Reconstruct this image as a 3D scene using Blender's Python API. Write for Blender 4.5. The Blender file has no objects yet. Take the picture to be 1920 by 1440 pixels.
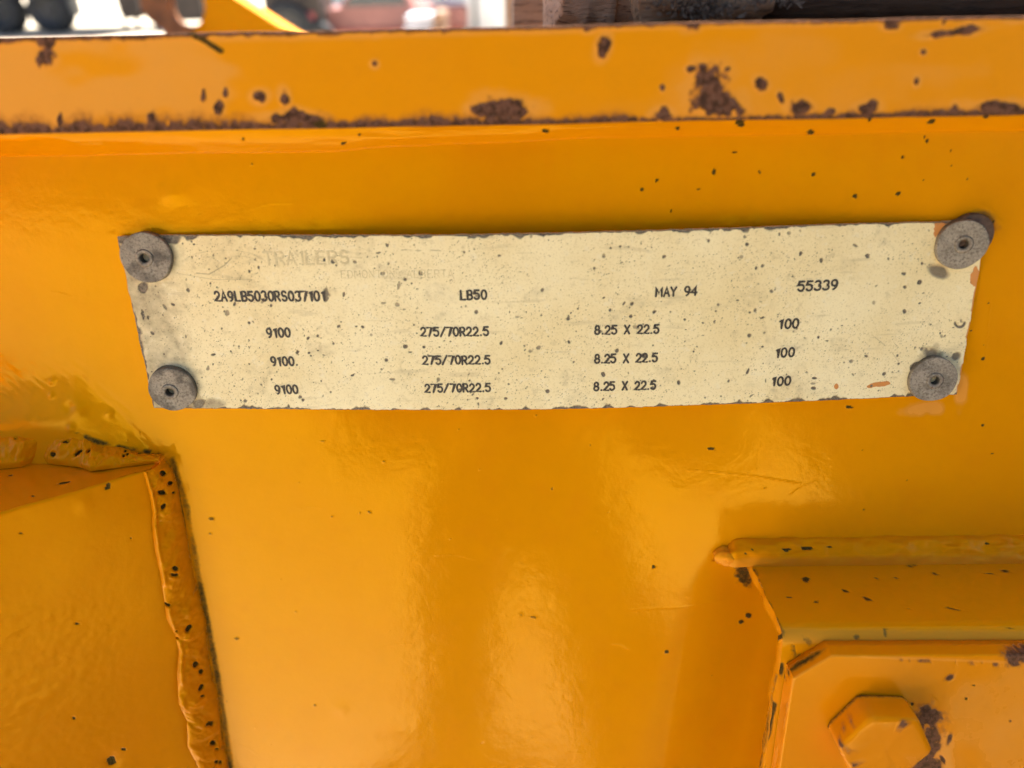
import bpy, math, random
import numpy as np
from mathutils import Matrix, Vector

random.seed(7)
rng = np.random.default_rng(11)
SC = bpy.context.scene
COL = SC.collection

# ------------------------------------------------------------------ camera
# Frame coordinates (metres): x right along the beam, y into the beam (viewer at -y), z up the web.
LEAN = math.radians(8.8)                 # the beam's side leans back a little
H0 = 1.4                                 # height of the data plate above the yard
FRAME = Matrix.Translation((0, 0, H0)) @ Matrix.Rotation(-LEAN, 4, 'X')
CAM = np.array([-0.00702395, -0.17483498, 0.05278416])
PITCH, YAW, ROLL = 0.37613831, -0.01560694, -0.01996261
FPX = 1390.0                             # focal length in pixels of a 1920 px wide picture

def cam_basis():
    cp, sp = math.cos(PITCH), math.sin(PITCH); cy, sy = math.cos(YAW), math.sin(YAW)
    cr, sr = math.cos(ROLL), math.sin(ROLL)
    fwd = np.array([sy*cp, cy*cp, -sp]); right = np.array([cy, -sy, 0.0]); up = np.cross(right, fwd)
    return cr*right + sr*up, -sr*right + cr*up, fwd
CR, CU, CF = cam_basis()

cd = bpy.data.cameras.new('camera')
cam = bpy.data.objects.new('camera', cd); COL.objects.link(cam)
m = Matrix(((CR[0], CU[0], -CF[0], CAM[0]), (CR[1], CU[1], -CF[1], CAM[1]), (CR[2], CU[2], -CF[2], CAM[2]), (0, 0, 0, 1)))
cam.matrix_world = FRAME @ m
cd.sensor_width = 36.0; cd.lens = 36.0*FPX/1920.0
cd.clip_start = 0.002; cd.clip_end = 5000
cd.dof.use_dof = True; cd.dof.focus_distance = 0.193; cd.dof.aperture_fstop = cd.lens/2.8
SC.camera = cam

# ------------------------------------------------------------------ sky, sun, exposure
SUN_EL, SUN_AZ = math.radians(66), math.radians(14)      # azimuth from +y (behind the beam) towards +x
w = bpy.data.worlds.new('World'); SC.world = w; w.use_nodes = True
nt = w.node_tree; bg = nt.nodes['Background']
sky = nt.nodes.new('ShaderNodeTexSky'); sky.sky_type = 'NISHITA'; sky.sun_disc = False
sky.sun_elevation = SUN_EL; sky.sun_rotation = SUN_AZ; sky.dust_density = 2.5; sky.air_density = 1.0; sky.ozone_density = 0.6
nt.links.new(sky.outputs[0], bg.inputs[0]); bg.inputs[1].default_value = 0.05
sl = bpy.data.lights.new('sun', 'SUN'); sl.energy = 5.0; sl.angle = math.radians(0.5); sl.color = (1.0, 0.94, 0.85)
so = bpy.data.objects.new('sun', sl); COL.objects.link(so)
sdir = Vector((math.sin(SUN_AZ)*math.cos(SUN_EL), math.cos(SUN_AZ)*math.cos(SUN_EL), math.sin(SUN_EL)))
so.rotation_euler = sdir.to_track_quat('Z', 'Y').to_euler(); so.location = (0, 3, 6)
SC.view_settings.view_transform = 'Standard'; SC.view_settings.look = 'None'
SC.view_settings.gamma = 1.0; SC.view_settings.exposure = 2.46
SC.cycles.use_denoising = True
SC.cycles.max_bounces = 5; SC.cycles.diffuse_bounces = 3; SC.cycles.glossy_bounces = 3
SC.cycles.use_adaptive_sampling = True; SC.cycles.adaptive_threshold = 0.025; SC.cycles.adaptive_min_samples = 16

# ------------------------------------------------------------------ helpers
def U(u, v, y=0.0):
    d = (u-960)/FPX*CR - (v-720)/FPX*CU + CF
    return CAM + (y-CAM[1])/d[1]*d
def UZ(u, v, z):
    d = (u-960)/FPX*CR - (v-720)/FPX*CU + CF
    return CAM + (z-CAM[2])/d[2]*d
def PX(P):
    d = P-CAM; z = d@CF
    return 960+FPX*(d@CR)/z, 720-FPX*(d@CU)/z
def world_ray(u, v, dist):
    """world point seen at (u, v), at a horizontal distance from the camera"""
    d = Vector((u-960)/FPX*CR - (v-720)/FPX*CU + CF)
    d = FRAME.to_3x3() @ d; o = FRAME @ Vector(CAM)
    return o + d*(dist/math.hypot(d.x, d.y))

_tab = rng.random((256, 256))
def vnoise(x, y):
    xi = np.floor(x).astype(int); yi = np.floor(y).astype(int)
    fx = x-xi; fy = y-yi; fx = fx*fx*(3-2*fx); fy = fy*fy*(3-2*fy)
    g = lambda a, b: _tab[(a) & 255, (b) & 255]
    return (g(xi, yi)*(1-fx)+g(xi+1, yi)*fx)*(1-fy) + (g(xi, yi+1)*(1-fx)+g(xi+1, yi+1)*fx)*fy
def fbm(x, y, o=4):
    s = 0; a = 0.5; t = 0
    for i in range(o):
        s = s + a*vnoise(x*2**i+17.3*i, y*2**i+5.1*i); t += a; a *= 0.5
    return s/t
def ss(a, b, x):
    t = np.clip((x-a)/(b-a), 0, 1); return t*t*(3-2*t)
def blob(px, py, cx, cy, rx, ry, ang=0, rough=0.35, sc=0.12, soft=0.25):
    c, s = math.cos(math.radians(ang)), math.sin(math.radians(ang))
    dx, dy = px-cx, py-cy
    R = max(rx, ry)*2.2
    out = np.zeros_like(px); k = (np.abs(dx) < R) & (np.abs(dy) < R)
    if not k.any(): return out
    dx, dy = dx[k], dy[k]
    e = np.sqrt(((dx*c+dy*s)/rx)**2 + ((-dx*s+dy*c)/ry)**2)
    e = e + (fbm(px[k]*sc+cx, py[k]*sc+cy, 3)-0.5)*2*rough
    out[k] = 1-ss(1-soft, 1+soft, e)
    return out
def blobs(px, py, L, **kw):
    r = np.zeros_like(px)
    for b in L: r = np.maximum(r, blob(px, py, *b, **kw))
    return r
def line_d(px, py, pts):
    d = np.full_like(px, 1e9)
    for (x0, y0), (x1, y1) in zip(pts[:-1], pts[1:]):
        vx, vy = x1-x0, y1-y0
        t = np.clip(((px-x0)*vx+(py-y0)*vy)/(vx*vx+vy*vy), 0, 1)
        d = np.minimum(d, np.hypot(px-x0-t*vx, py-y0-t*vy))
    return d

def empty(name, label=None, cat=None, group=None, mat=None):
    o = bpy.data.objects.new(name, None); COL.objects.link(o); o.empty_display_size = 0.05
    if label: o['label'] = label
    if cat: o['category'] = cat
    if group: o['group'] = group
    if mat is not None: o.matrix_world = mat
    return o
def link(name, me, mat, parent=None):
    o = bpy.data.objects.new(name, me); COL.objects.link(o)
    if mat: me.materials.append(mat)
    if parent: o.parent = parent
    return o
def mesh_np(name, V, F, smooth=True, attrs=None):
    """V (n,3); F list of arrays of faces of equal length"""
    me = bpy.data.meshes.new(name)
    V = np.asarray(V, np.float32); me.vertices.add(len(V)); me.vertices.foreach_set('co', V.ravel())
    loops = np.concatenate([np.asarray(f, np.int32).ravel() for f in F])
    counts = np.concatenate([np.full(len(f), np.asarray(f).shape[1], np.int32) for f in F])
    starts = np.concatenate([[0], np.cumsum(counts)[:-1]]).astype(np.int32)
    me.loops.add(len(loops)); me.loops.foreach_set('vertex_index', loops)
    me.polygons.add(len(counts)); me.polygons.foreach_set('loop_start', starts)
    me.polygons.foreach_set('use_smooth', np.full(len(counts), smooth))
    me.update(calc_edges=True)
    for k, a in (attrs or {}).items():
        at = me.attributes.new(k, 'FLOAT', 'POINT'); v = np.zeros(len(V), np.float32); v[:len(a)] = a
        at.data.foreach_set('value', v)
    me.validate()
    return me
def grid_mesh(name, P, attrs=None, back=None):
    """P (r,c,3) surface; back = offset vector closing it to a solid"""
    r, c, _ = P.shape
    idx = np.arange(r*c).reshape(r, c)
    F = np.stack([idx[:-1, :-1], idx[:-1, 1:], idx[1:, 1:], idx[1:, :-1]], -1).reshape(-1, 4)
    V = P.reshape(-1, 3); faces = [F]
    if back is not None:
        ring = np.concatenate([idx[0, :-1], idx[:-1, -1], idx[-1, :0:-1], idx[:0:-1, 0]])
        n = len(ring); base = len(V)
        A = V[ring]; B = A+np.asarray(back); ctr = B.mean(0)[None]
        V = np.concatenate([V, A, B, B, ctr])
        a = base+np.arange(n); b = base+n+np.arange(n); b2 = base+2*n+np.arange(n)
        faces.append(np.stack([a, b, np.roll(b, -1), np.roll(a, -1)], -1))
        faces.append(np.stack([b2, np.full(n, base+3*n), np.roll(b2, -1)], -1))
    return mesh_np(name, V, faces, True, {k: a.ravel() for k, a in (attrs or {}).items()})
def box_mesh(name, lo, hi, bev=0.0):
    import bmesh
    bm = bmesh.new(); bmesh.ops.create_cube(bm, size=1)
    for v in bm.verts: v.co = Vector([(lo[i]+hi[i])/2 + v.co[i]*(hi[i]-lo[i]) for i in range(3)])
    if bev: bmesh.ops.bevel(bm, geom=bm.edges[:], offset=bev, segments=2, affect='EDGES')
    me = bpy.data.meshes.new(name); bm.to_mesh(me); bm.free(); return me
def lathe_mesh(name, prof, n=48, axis='Y', smooth=True, phase=0.0):
    """prof (r, h) list revolved; h along -y (towards the viewer) for axis Y"""
    V, F = [], []
    for r, h in prof:
        for i in range(n):
            a = 2*math.pi*i/n + phase
            if axis == 'Y': V.append((r*math.cos(a), -h, r*math.sin(a)))
            elif axis == 'X': V.append((h, r*math.cos(a), r*math.sin(a)))
            else: V.append((r*math.cos(a), r*math.sin(a), h))
    k = len(prof)
    for j in range(k-1):
        for i in range(n):
            F.append((j*n+i, j*n+(i+1) % n, (j+1)*n+(i+1) % n, (j+1)*n+i))
    me = bpy.data.meshes.new(name); me.from_pydata(V, [], F); me.validate()
    me.polygons.foreach_set('use_smooth', [smooth]*len(me.polygons)); me.update()
    return me
def tube_mesh(name, pts, r, n=8):
    V, F = [], []
    for k, p in enumerate(pts):
        a = Vector(pts[min(k+1, len(pts)-1)])-Vector(pts[max(k-1, 0)])
        q = a.to_track_quat('Z', 'Y'); rr = r[k] if isinstance(r, (list, tuple)) else r
        for i in range(n):
            t = 2*math.pi*i/n; V.append(tuple(Vector(p)+q @ Vector((rr*math.cos(t), rr*math.sin(t), 0))))
    for k in range(len(pts)-1):
        for i in range(n): F.append((k*n+i, k*n+(i+1) % n, (k+1)*n+(i+1) % n, (k+1)*n+i))
    F.append(tuple(range(n))[::-1]); F.append(tuple((len(pts)-1)*n+i for i in range(n)))
    me = bpy.data.meshes.new(name); me.from_pydata(V, [], F)
    me.polygons.foreach_set('use_smooth', [True]*len(me.polygons)); me.update(); return me
def prism_mesh(name, poly, y0, y1, hole=None):
    """polygon in x,z extruded from y0 to y1 (optional hole loop of the same length)"""
    n = len(poly); V = []; F = []
    if hole is None:
        V = [(x, y0, z) for x, z in poly]+[(x, y1, z) for x, z in poly]
        F = [tuple(range(n)), tuple(range(2*n-1, n-1, -1))]+[(i, n+i, n+(i+1) % n, (i+1) % n) for i in range(n)]
    else:
        for L, y in ((poly, y0), (hole, y0), (poly, y1), (hole, y1)): V += [(x, y, z) for x, z in L]
        for i in range(n):
            j = (i+1) % n
            F += [(i, j, n+j, n+i), (2*n+i, 3*n+i, 3*n+j, 2*n+j), (i, 2*n+i, 2*n+j, j), (n+i, n+j, 3*n+j, 3*n+i)]
    me = bpy.data.meshes.new(name); me.from_pydata(V, [], F); me.validate(); me.update(); return me

# ------------------------------------------------------------------ materials
class NT:
    def __init__(self, name):
        self.m = bpy.data.materials.new(name); self.m.use_nodes = True
        self.t = self.m.node_tree; self.b = self.t.nodes['Principled BSDF']
        self.tc = self.t.nodes.new('ShaderNodeTexCoord')
    def n(self, typ, **kw):
        x = self.t.nodes.new(typ)
        for k, v in kw.items(): setattr(x, k, v)
        return x
    def put(self, sock, v):
        if hasattr(v, 'is_output'): self.t.links.new(v, sock)
        else: sock.default_value = v
    def noise(self, scale, detail=4, rough=0.55, dist=0.0, vec=None, stretch=None):
        x = self.n('ShaderNodeTexNoise'); v = vec or self.tc.outputs['Object']
        if stretch:
            mp = self.n('ShaderNodeMapping'); mp.inputs['Scale'].default_value = stretch
            self.t.links.new(v, mp.inputs['Vector']); v = mp.outputs[0]
        self.t.links.new(v, x.inputs['Vector'])
        x.inputs['Scale'].default_value = scale; x.inputs['Detail'].default_value = detail
        x.inputs['Roughness'].default_value = rough; x.inputs['Distortion'].default_value = dist
        return x.outputs['Fac']
    def attr(self, name):
        return self.n('ShaderNodeAttribute', attribute_name=name).outputs['Fac']
    def math(self, op, a, b=None, clamp=False):
        x = self.n('ShaderNodeMath', operation=op, use_clamp=clamp)
        self.put(x.inputs[0], a)
        if b is not None: self.put(x.inputs[1], b)
        return x.outputs[0]
    def ramp(self, f, lo, hi, a=0.0, b=1.0):
        x = self.n('ShaderNodeMapRange', interpolation_type='SMOOTHSTEP')
        self.put(x.inputs[0], f)
        for i, v in enumerate((lo, hi, a, b)): x.inputs[i+1].default_value = v
        return x.outputs[0]
    def mix(self, f, a, b):
        x = self.n('ShaderNodeMix', data_type='RGBA')
        self.put(x.inputs[0], f)
        for s, v in ((x.inputs[6], a), (x.inputs[7], b)): self.put(s, v if hasattr(v, 'is_output') else (*v, 1))
        return x.outputs[2]
    def bump(self, h, dist, strength=1.0, prev=None):
        x = self.n('ShaderNodeBump'); x.inputs['Distance'].default_value = dist; x.inputs['Strength'].default_value = strength
        self.put(x.inputs['Height'], h)
        if prev is not None: self.t.links.new(prev, x.inputs['Normal'])
        return x.outputs[0]
    def done(self, col=None, rough=None, normal=None, **kw):
        b = self.b
        if col is not None: self.put(b.inputs['Base Color'], col if hasattr(col, 'is_output') else (*col, 1))
        if rough is not None: self.put(b.inputs['Roughness'], rough)
        if normal is not None: self.put(b.inputs['Normal'], normal)
        for k, v in kw.items(): self.put(b.inputs[k.replace('_', ' ')], v)
        return self.m

def simple(name, col, rough=0.6, scale=20, amt=0.25, metallic=0.0, bump=0.0):
    N = NT(name); f = N.noise(scale, 5)
    c2 = tuple(x*(1-amt) for x in col); c = N.mix(N.ramp(f, .3, .7), col, c2)
    nb = N.bump(f, bump) if bump else None
    return N.done(c, rough, nb, Metallic=metallic)

def paint_material(name, base, base2, peel=1.0, rough=0.22):
    N = NT(name)
    big = N.noise(14, 3); mid = N.noise(90, 4); fine = N.noise(900, 3); grit = N.noise(2500, 2)
    col = N.mix(N.ramp(big, .35, .68), base, base2)
    col = N.mix(N.math('MULTIPLY', N.ramp(mid, .45, .75), 0.16), col, (0.66, 0.19, 0.004))
    fade = N.attr('fade')
    fd = N.ramp(N.math('ADD', fade, N.math('MULTIPLY', N.math('SUBTRACT', mid, 0.5), 0.6)), 0.15, 0.95, 0, 0.85)
    col = N.mix(fd, col, (0.71, 0.285, 0.042))
    rust = N.attr('rust')
    rn = N.math('ADD', rust, N.math('MULTIPLY', N.math('SUBTRACT', fine, 0.5), 0.55))
    rm = N.ramp(rn, .38, .74); halo = N.ramp(rn, .06, .5)
    col = N.mix(N.math('MULTIPLY', halo, 0.6), col, (0.42, 0.13, 0.02))
    rcol = N.mix(N.ramp(fine, .35, .62), (0.042, 0.018, 0.015), (0.135, 0.056, 0.036))
    rcol = N.mix(N.ramp(grit, .60, .74), rcol, (0.17, 0.105, 0.075))
    col = N.mix(rm, col, rcol)
    dirt = N.attr('dirt'); dm = N.ramp(N.math('ADD', dirt, N.math('MULTIPLY', N.math('SUBTRACT', fine, 0.5), 0.5)), .25, .8)
    dcol = N.mix(N.ramp(grit, .4, .65), (0.022, 0.015, 0.006), (0.075, 0.05, 0.014))
    col = N.mix(dm, col, dcol)
    pale_tone = N.attr('pale_tone')
    col = N.mix(N.math('MULTIPLY', N.ramp(N.math('ADD', pale_tone, N.math('MULTIPLY', N.math('SUBTRACT', mid, .5), .5)), .2, .9), .28), col, (0.42, 0.235, 0.06))
    worn = N.math('MAXIMUM', N.math('MAXIMUM', rm, dm), N.math('MULTIPLY', fd, 0.45))
    worn = N.math('MAXIMUM', worn, N.math('MULTIPLY', pale_tone, 0.6))
    rg = N.math('ADD', N.math('MULTIPLY', worn, 0.55), N.ramp(mid, .3, .7, rough, rough+0.05))
    n1 = N.bump(N.noise(1100, 2), 0.000010*peel)
    n1 = N.bump(N.noise(260, 2), 0.00003*peel, 1.0, n1)
    n2 = N.bump(N.math('MAXIMUM', rust, dirt), 0.00015, 1.0, n1)
    return N.done(col, rg, n2, Specular_IOR_Level=0.55, Specular_Tint=(1.0, 0.60, 0.0, 1))

PAINT = paint_material('orange_enamel', (0.72, 0.268, 0.001), (0.69, 0.248, 0.001), 2.1, 0.075)
PAINT_ROUGH = paint_material('orange_enamel_thick', (0.71, 0.233, 0.001), (0.68, 0.215, 0.001), 2.0, 0.19)
PAINT_BOLT = paint_material('orange_enamel_bolt', (0.70, 0.228, 0.001), (0.66, 0.205, 0.001), 1.6, 0.2)
PAINT_FLANGE = paint_material('orange_enamel_weathered', (0.72, 0.245, 0.003), (0.70, 0.240, 0.008), 1.0, 0.45)
PAINT_LUG = paint_material('orange_enamel_plain', (0.80, 0.30, 0.004), (0.78, 0.27, 0.004), 1.0, 0.4)

def plate_material():
    N = NT('cream_plate_coating')
    soft = N.noise(35, 5, .6); fine = N.noise(2200, 3, .7); mid = N.noise(420, 4, .6); scr = N.noise(500, 3, .5, 0.0, None, (0.15, 1, 1.2))
    col = N.mix(N.ramp(soft, .3, .7), (0.92, 0.765, 0.42), (0.83, 0.65, 0.31))
    col = N.mix(N.math('MULTIPLY', N.ramp(fine, .52, .68), .34), col, (0.46, 0.31, 0.12))
    col = N.mix(N.math('MULTIPLY', N.ramp(mid, .58, .74), .26), col, (0.42, 0.30, 0.14))
    col = N.mix(N.math('MULTIPLY', N.ramp(mid, .44, .26), .35), col, (0.86, 0.76, 0.52))
    col = N.mix(N.math('MULTIPLY', N.ramp(scr, .62, .72), .25), col, (0.45, 0.33, 0.16))
    g = N.attr('grime'); gm = N.math('MULTIPLY', N.ramp(N.math('ADD', g, N.math('MULTIPLY', N.math('SUBTRACT', mid, .5), .7)), .15, .95), .8)
    col = N.mix(gm, col, N.mix(N.ramp(fine, .4, .6), (0.17, 0.115, 0.055), (0.30, 0.215, 0.11)))
    o = N.attr('orange'); col = N.mix(N.ramp(N.math('ADD', o, N.math('MULTIPLY', N.math('SUBTRACT', mid, .5), .5)), .4, .6), col, (0.62, 0.24, 0.05))
    c = N.attr('chip'); cm = N.ramp(N.math('ADD', c, N.math('MULTIPLY', N.math('SUBTRACT', fine, .5), .3)), .32, .8)
    ccol = N.mix(N.ramp(fine, .38, .62), (0.085, 0.062, 0.036), (0.21, 0.162, 0.10))
    col = N.mix(N.math('MULTIPLY', N.ramp(c, .08, .4), .45), col, (0.30, 0.21, 0.10))
    col = N.mix(cm, col, ccol)
    n = N.bump(mid, 0.00008); n = N.bump(fine, 0.00004, 1.0, n); n = N.bump(N.math('SUBTRACT', 1.0, cm), 0.00010, 1.0, n)
    return N.done(col, N.ramp(mid, .3, .7, .42, .62), n, Specular_IOR_Level=0.45)
PLATE = plate_material()
INK = simple('stamped_ink', (0.075, 0.055, 0.032), 0.6, 2500, 0.55)
GHOST = simple('faded_ink', (0.76, 0.60, 0.30), 0.6, 1500, 0.25)
def rivet_material():
    N = NT('dull_zinc'); a = N.noise(300, 5, .65); f = N.noise(1800, 3, .7)
    col = N.mix(N.ramp(a, .3, .7), (0.33, 0.27, 0.185), (0.245, 0.195, 0.13))
    col = N.mix(N.math('MULTIPLY', N.ramp(f, .5, .64), .75), col, (0.105, 0.078, 0.05))
    col = N.mix(N.math('MULTIPLY', N.ramp(f, .46, .34), .6), col, (0.40, 0.34, 0.26))
    g = N.attr('grime'); col = N.mix(N.math('MULTIPLY', g, N.ramp(a, .2, .7, .4, 1)), col, (0.045, 0.033, 0.02))
    n = N.bump(a, 0.00012); n = N.bump(f, 0.00003, 1.0, n)
    return N.done(col, .62, n, Metallic=0.1)
ZINC = rivet_material()
DARK = simple('black_hole', (0.012, 0.011, 0.010), 0.8, 800, .4)

# ------------------------------------------------------------------ ground
def ground():
    n = 60; a = np.concatenate([-np.geomspace(2500, 3, n//2), np.linspace(-2.5, 2.5, 11), np.geomspace(3, 2500, n//2)])
    X, Y = np.meshgrid(a, a); P = np.stack([X, Y, np.zeros_like(X)], -1)
    N = NT('pale_gravel'); f = N.noise(0.6, 6, .6); g = N.noise(60, 5, .7); s = N.noise(9, 4)
    c = N.mix(N.ramp(f, .3, .7), (0.56, 0.50, 0.40), (0.50, 0.435, 0.335))
    c = N.mix(N.math('MULTIPLY', N.ramp(g, .45, .7), .45), c, (0.36, 0.31, 0.24)); c = N.mix(N.math('MULTIPLY', N.ramp(s, .5, .75), .25), c, (0.40, 0.35, 0.27))
    mat = N.done(c, .95, N.bump(g, 0.01))
    o = link('ground', grid_mesh('ground', P), mat); o['kind'] = 'structure'
ground()

# ------------------------------------------------------------------ the trailer's side beam
trailer = empty('trailer_frame', 'orange painted steel trailer side beam with rusty top flange, weld seams and bolted bracket', 'trailer', None, FRAME)

def axis_dense(lo, hi, step, far_lo, far_hi, nfar=14):
    d = np.arange(lo, hi+step/2, step)
    a = lo-np.geomspace(step, lo-far_lo, nfar)[::-1]; b = hi+np.geomspace(step, far_hi-hi, nfar)
    return np.concatenate([a, d, b])

WT_PX = [(-80, 296), (0, 294), (200, 291), (350, 288), (500, 287), (640, 285), (720, 278), (960, 268), (1100, 261), (1300, 257), (1500, 254), (1700, 249), (1920, 246), (2000, 244)]
WT = np.array([U(u, v, 0) for u, v in WT_PX])
toe = lambda x: np.interp(x, WT[:, 0], WT[:, 2]) + 0.00025*(fbm(x*160+3, x*0+1.5, 2)-.5)

def web():
    xs = axis_dense(-0.180, 0.154, 0.00038, -2.6, 2.8); zs = axis_dense(-0.154, 0.056, 0.00038, -0.52, 0.058)
    zs = zs[zs <= 0.0585]
    X, Z = np.meshgrid(xs, zs); P0 = np.stack([X, np.zeros_like(X), Z], -1)
    px, py = PX(P0)
    near = (np.abs(X) < .2)
    h = np.zeros_like(X)                                  # towards the viewer
    h += 0.0009*(fbm(X*9+4, Z*7+2, 2)-.5)                 # slight waviness of the rolled plate
    h += 0.00012*(fbm(X*70, Z*70, 3)-.5)
    # thick, heat-wrinkled paint above the gusset
    edge = np.interp(px, [-100, 0, 60, 140, 190, 240, 290, 330], [700, 706, 690, 688, 728, 775, 838, 900])
    wob = 22*(fbm(px*.03, py*.03, 3)-.5)
    inside = ss(-6, 30, py-edge+wob)*ss(345, 300, px)
    ridges = ss(-30, 10, py-edge+wob)*ss(75, 15, py-edge+wob)*ss(345, 300, px)
    tdir = (px*.62-py*.78)
    h += inside*0.0022*ss(0, 130, py-edge)
    h += ridges*0.00013*(fbm(tdir*.10+8, (px*.78+py*.62)*.016, 3)-.5)*2
    for (cx, cy, r, a) in ((150, 765, 14, .00035), (135, 762, 9, -.0004), (205, 775, 7, .0003), (97, 715, 5, .0003), (98, 740, 5, .0003), (1365, 421, 9, .0004), (1415, 416, 8, .0004), (140, 798, 6, .0006), (640, 1330, 14, .00018), (320, 365, 16, .0002)):
        h += a*np.exp(-((px-cx)**2+(py-cy)**2)/(r*r))
    h -= 0.0045*ss(1235, 1440, px+.28*(py-1250))*ss(1010, 1110, py)*ss(1600, 1500, px)
    # specks and grime
    specks = [(1388, 231, 8, 6, 20), (1504, 202, 1, 1), (1270, 241, 5, 4), (1632, 217, 5, 9, 15), (1745, 228, 8, 4, -15), (1850, 218, 5, 4), (1520, 247, 6, 5), (1480, 238, 4, 2), (1738, 265, 4, 5), (1733, 257, 3, 3), (1376, 285, 6, 2.5, 10), (1338, 322, 4.5, 8), (1424, 323, 3, 5, -25), (1525, 327, 4, 5, 30), (1692, 295, 4, 4), (1603, 368, 5.5, 5), (1683, 363, 5, 4, -30), (1731, 338, 2.5, 2.5), (1814, 336, 3, 3), (1231, 338, 4, 4), (1204, 356, 5, 5), (1309, 354, 5, 2, 5), (1258, 395, 2, 6, 30), (1783, 283, 2.5, 2), (1783, 310, 2, 1.5), (1024, 246, 6, 3, 10), (1015, 244, 3, 2), (455, 260, 4, 3), (644, 268, 5, 3), (678, 262, 3, 3), (472, 308, 5, 3), (1333, 841, 8, 3, 10), (1106, 834, 3, 2.5), (860, 805, 3, 2), (1000, 1157, 8, 3, 12), (720, 865, 4, 3), (692, 960, 5, 3, 20), (675, 962, 3, 2), (623, 969, 4, 2), (396, 973, 7, 4), (444, 1197, 6, 4), (394, 1001, 4, 3), (605, 828, 6, 2), (1035, 915, 3, 4), (1225, 1063, 4, 4), (1842, 797, 3, 3), (1853, 568, 3, 3), (1843, 672, 4, 4), (1820, 620, 3, 3), (1862, 416, 3, 3), (1592, 763, 9, 4, 10), (1005, 778, 4, 2), (1410, 1170, 9, 6, 30), (1395, 1180, 6, 4), (300, 1250, 3, 2), (262, 812, 2, 3), (1745, 1330, 5, 5), (590, 1322, 3, 3), (1250, 1222, 5, 4), (845, 1010, 3, 2), (900, 880, 2.5, 2), (560, 905, 2.5, 2), (1140, 960, 2, 2), (1860, 850, 3, 2), (1700, 900, 2.5, 2)]
    dirt = blobs(px, py, [(a_, b_, c_*.85, d_*.85, *q_) for (a_, b_, c_, d_, *q_) in specks], rough=.45, sc=.3, soft=.35)
    # dark hairline scratches
    for pts, wd, a in (([(1290, 880), (1400, 890), (1500, 906)], 1.6, .32), ([(1180, 1142), (1290, 1138), (1360, 1132)], 1.8, .25), ([(1846, 690), (1852, 620), (1858, 560)], 1.2, .3)):
        dirt = np.maximum(dirt, a*ss(wd*1.6, wd*.3, line_d(px, py, pts)))
    for i in range(26):
        cx, cy = rng.uniform(60, 1880), rng.uniform(300, 1420); a_ = rng.normal(.1, .6); L_ = rng.uniform(15, 90)
        pts = [(cx+L_*t_*math.cos(a_+.25*t_), cy+L_*t_*math.sin(a_+.25*t_)) for t_ in (-.5, -.2, .1, .5)]
        k = (np.abs(px-cx) < 70) & (np.abs(py-cy) < 70); dd_ = np.zeros_like(px); dd_[k] = ss(2.0, .3, line_d(px[k], py[k], pts)); dirt = np.maximum(dirt, rng.uniform(.15, .34)*dd_)
    rnd = np.zeros_like(X)
    for i in range(90):
        cx, cy = rng.uniform(0, 1920), rng.uniform(240, 1440); r = .8+rng.pareto(3.0)*.9
        k = (np.abs(px-cx) < 8) & (np.abs(py-cy) < 8); rnd[k] = np.maximum(rnd[k], .75*ss(r*1.5, r*.4, np.hypot(px[k]-cx, (py[k]-cy)*rng.uniform(.8, 1.8))))
    dirt = np.maximum(dirt, rnd)
    # grime line hugging the plate and the bracket's weld end, and along the gusset weld
    dirt = np.maximum(dirt, .75*blob(px, py, 1398, 1082, 17, 30, -25, .6, .15, .6))
    dirt = np.maximum(dirt, .45*ss(20, 0, line_d(px, py, [(215, 443), (242, 560), (262, 660), (278, 720)]))*fbm(px*.08, py*.08))
    for pts in ([(322, 862), (352, 960), (372, 1080), (392, 1180), (412, 1290), (432, 1440)],):
        dirt = np.maximum(dirt, ss(15, 0, line_d(px, py, pts))*(.30+.55*fbm(px*.03+3, py*.03, 3)))
    dirt = np.maximum(dirt, .75*ss(12, 0, line_d(px, py, [(130, 806), (160, 812), (185, 822), (240, 840), (300, 852)]))*ss(.3, .6, fbm(px*.05+3, py*.05, 3)))
    dirt *= np.where((px < 1150) & (py > 300) & (line_d(px, py, [(322, 862), (432, 1440)]) > 25) & (line_d(px, py, [(130, 806), (300, 852)]) > 20), .62, 1.0)*near
    rust = np.zeros_like(X)
    rust = np.maximum(rust, .62*blob(px, py, 1842, 422, 30, 26, 30, .3, .08, .3))
    fade = np.zeros_like(X)
    fade = np.maximum(fade, .9*blob(px, py, 1730, 765, 45, 14, 0, .5, .05, .6))
    fade = np.maximum(fade, .95*blob(px, py, 1802, 735, 14, 34, 10, .5, .05, .5))
    P = P0.copy(); P[..., 1] = -h*near
    link('web_panel', grid_mesh('web_panel', P, {'dirt': dirt, 'rust': rust*near, 'fade': fade*near}, (0, 0.012, 0)), PAINT, trailer)
web()

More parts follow.
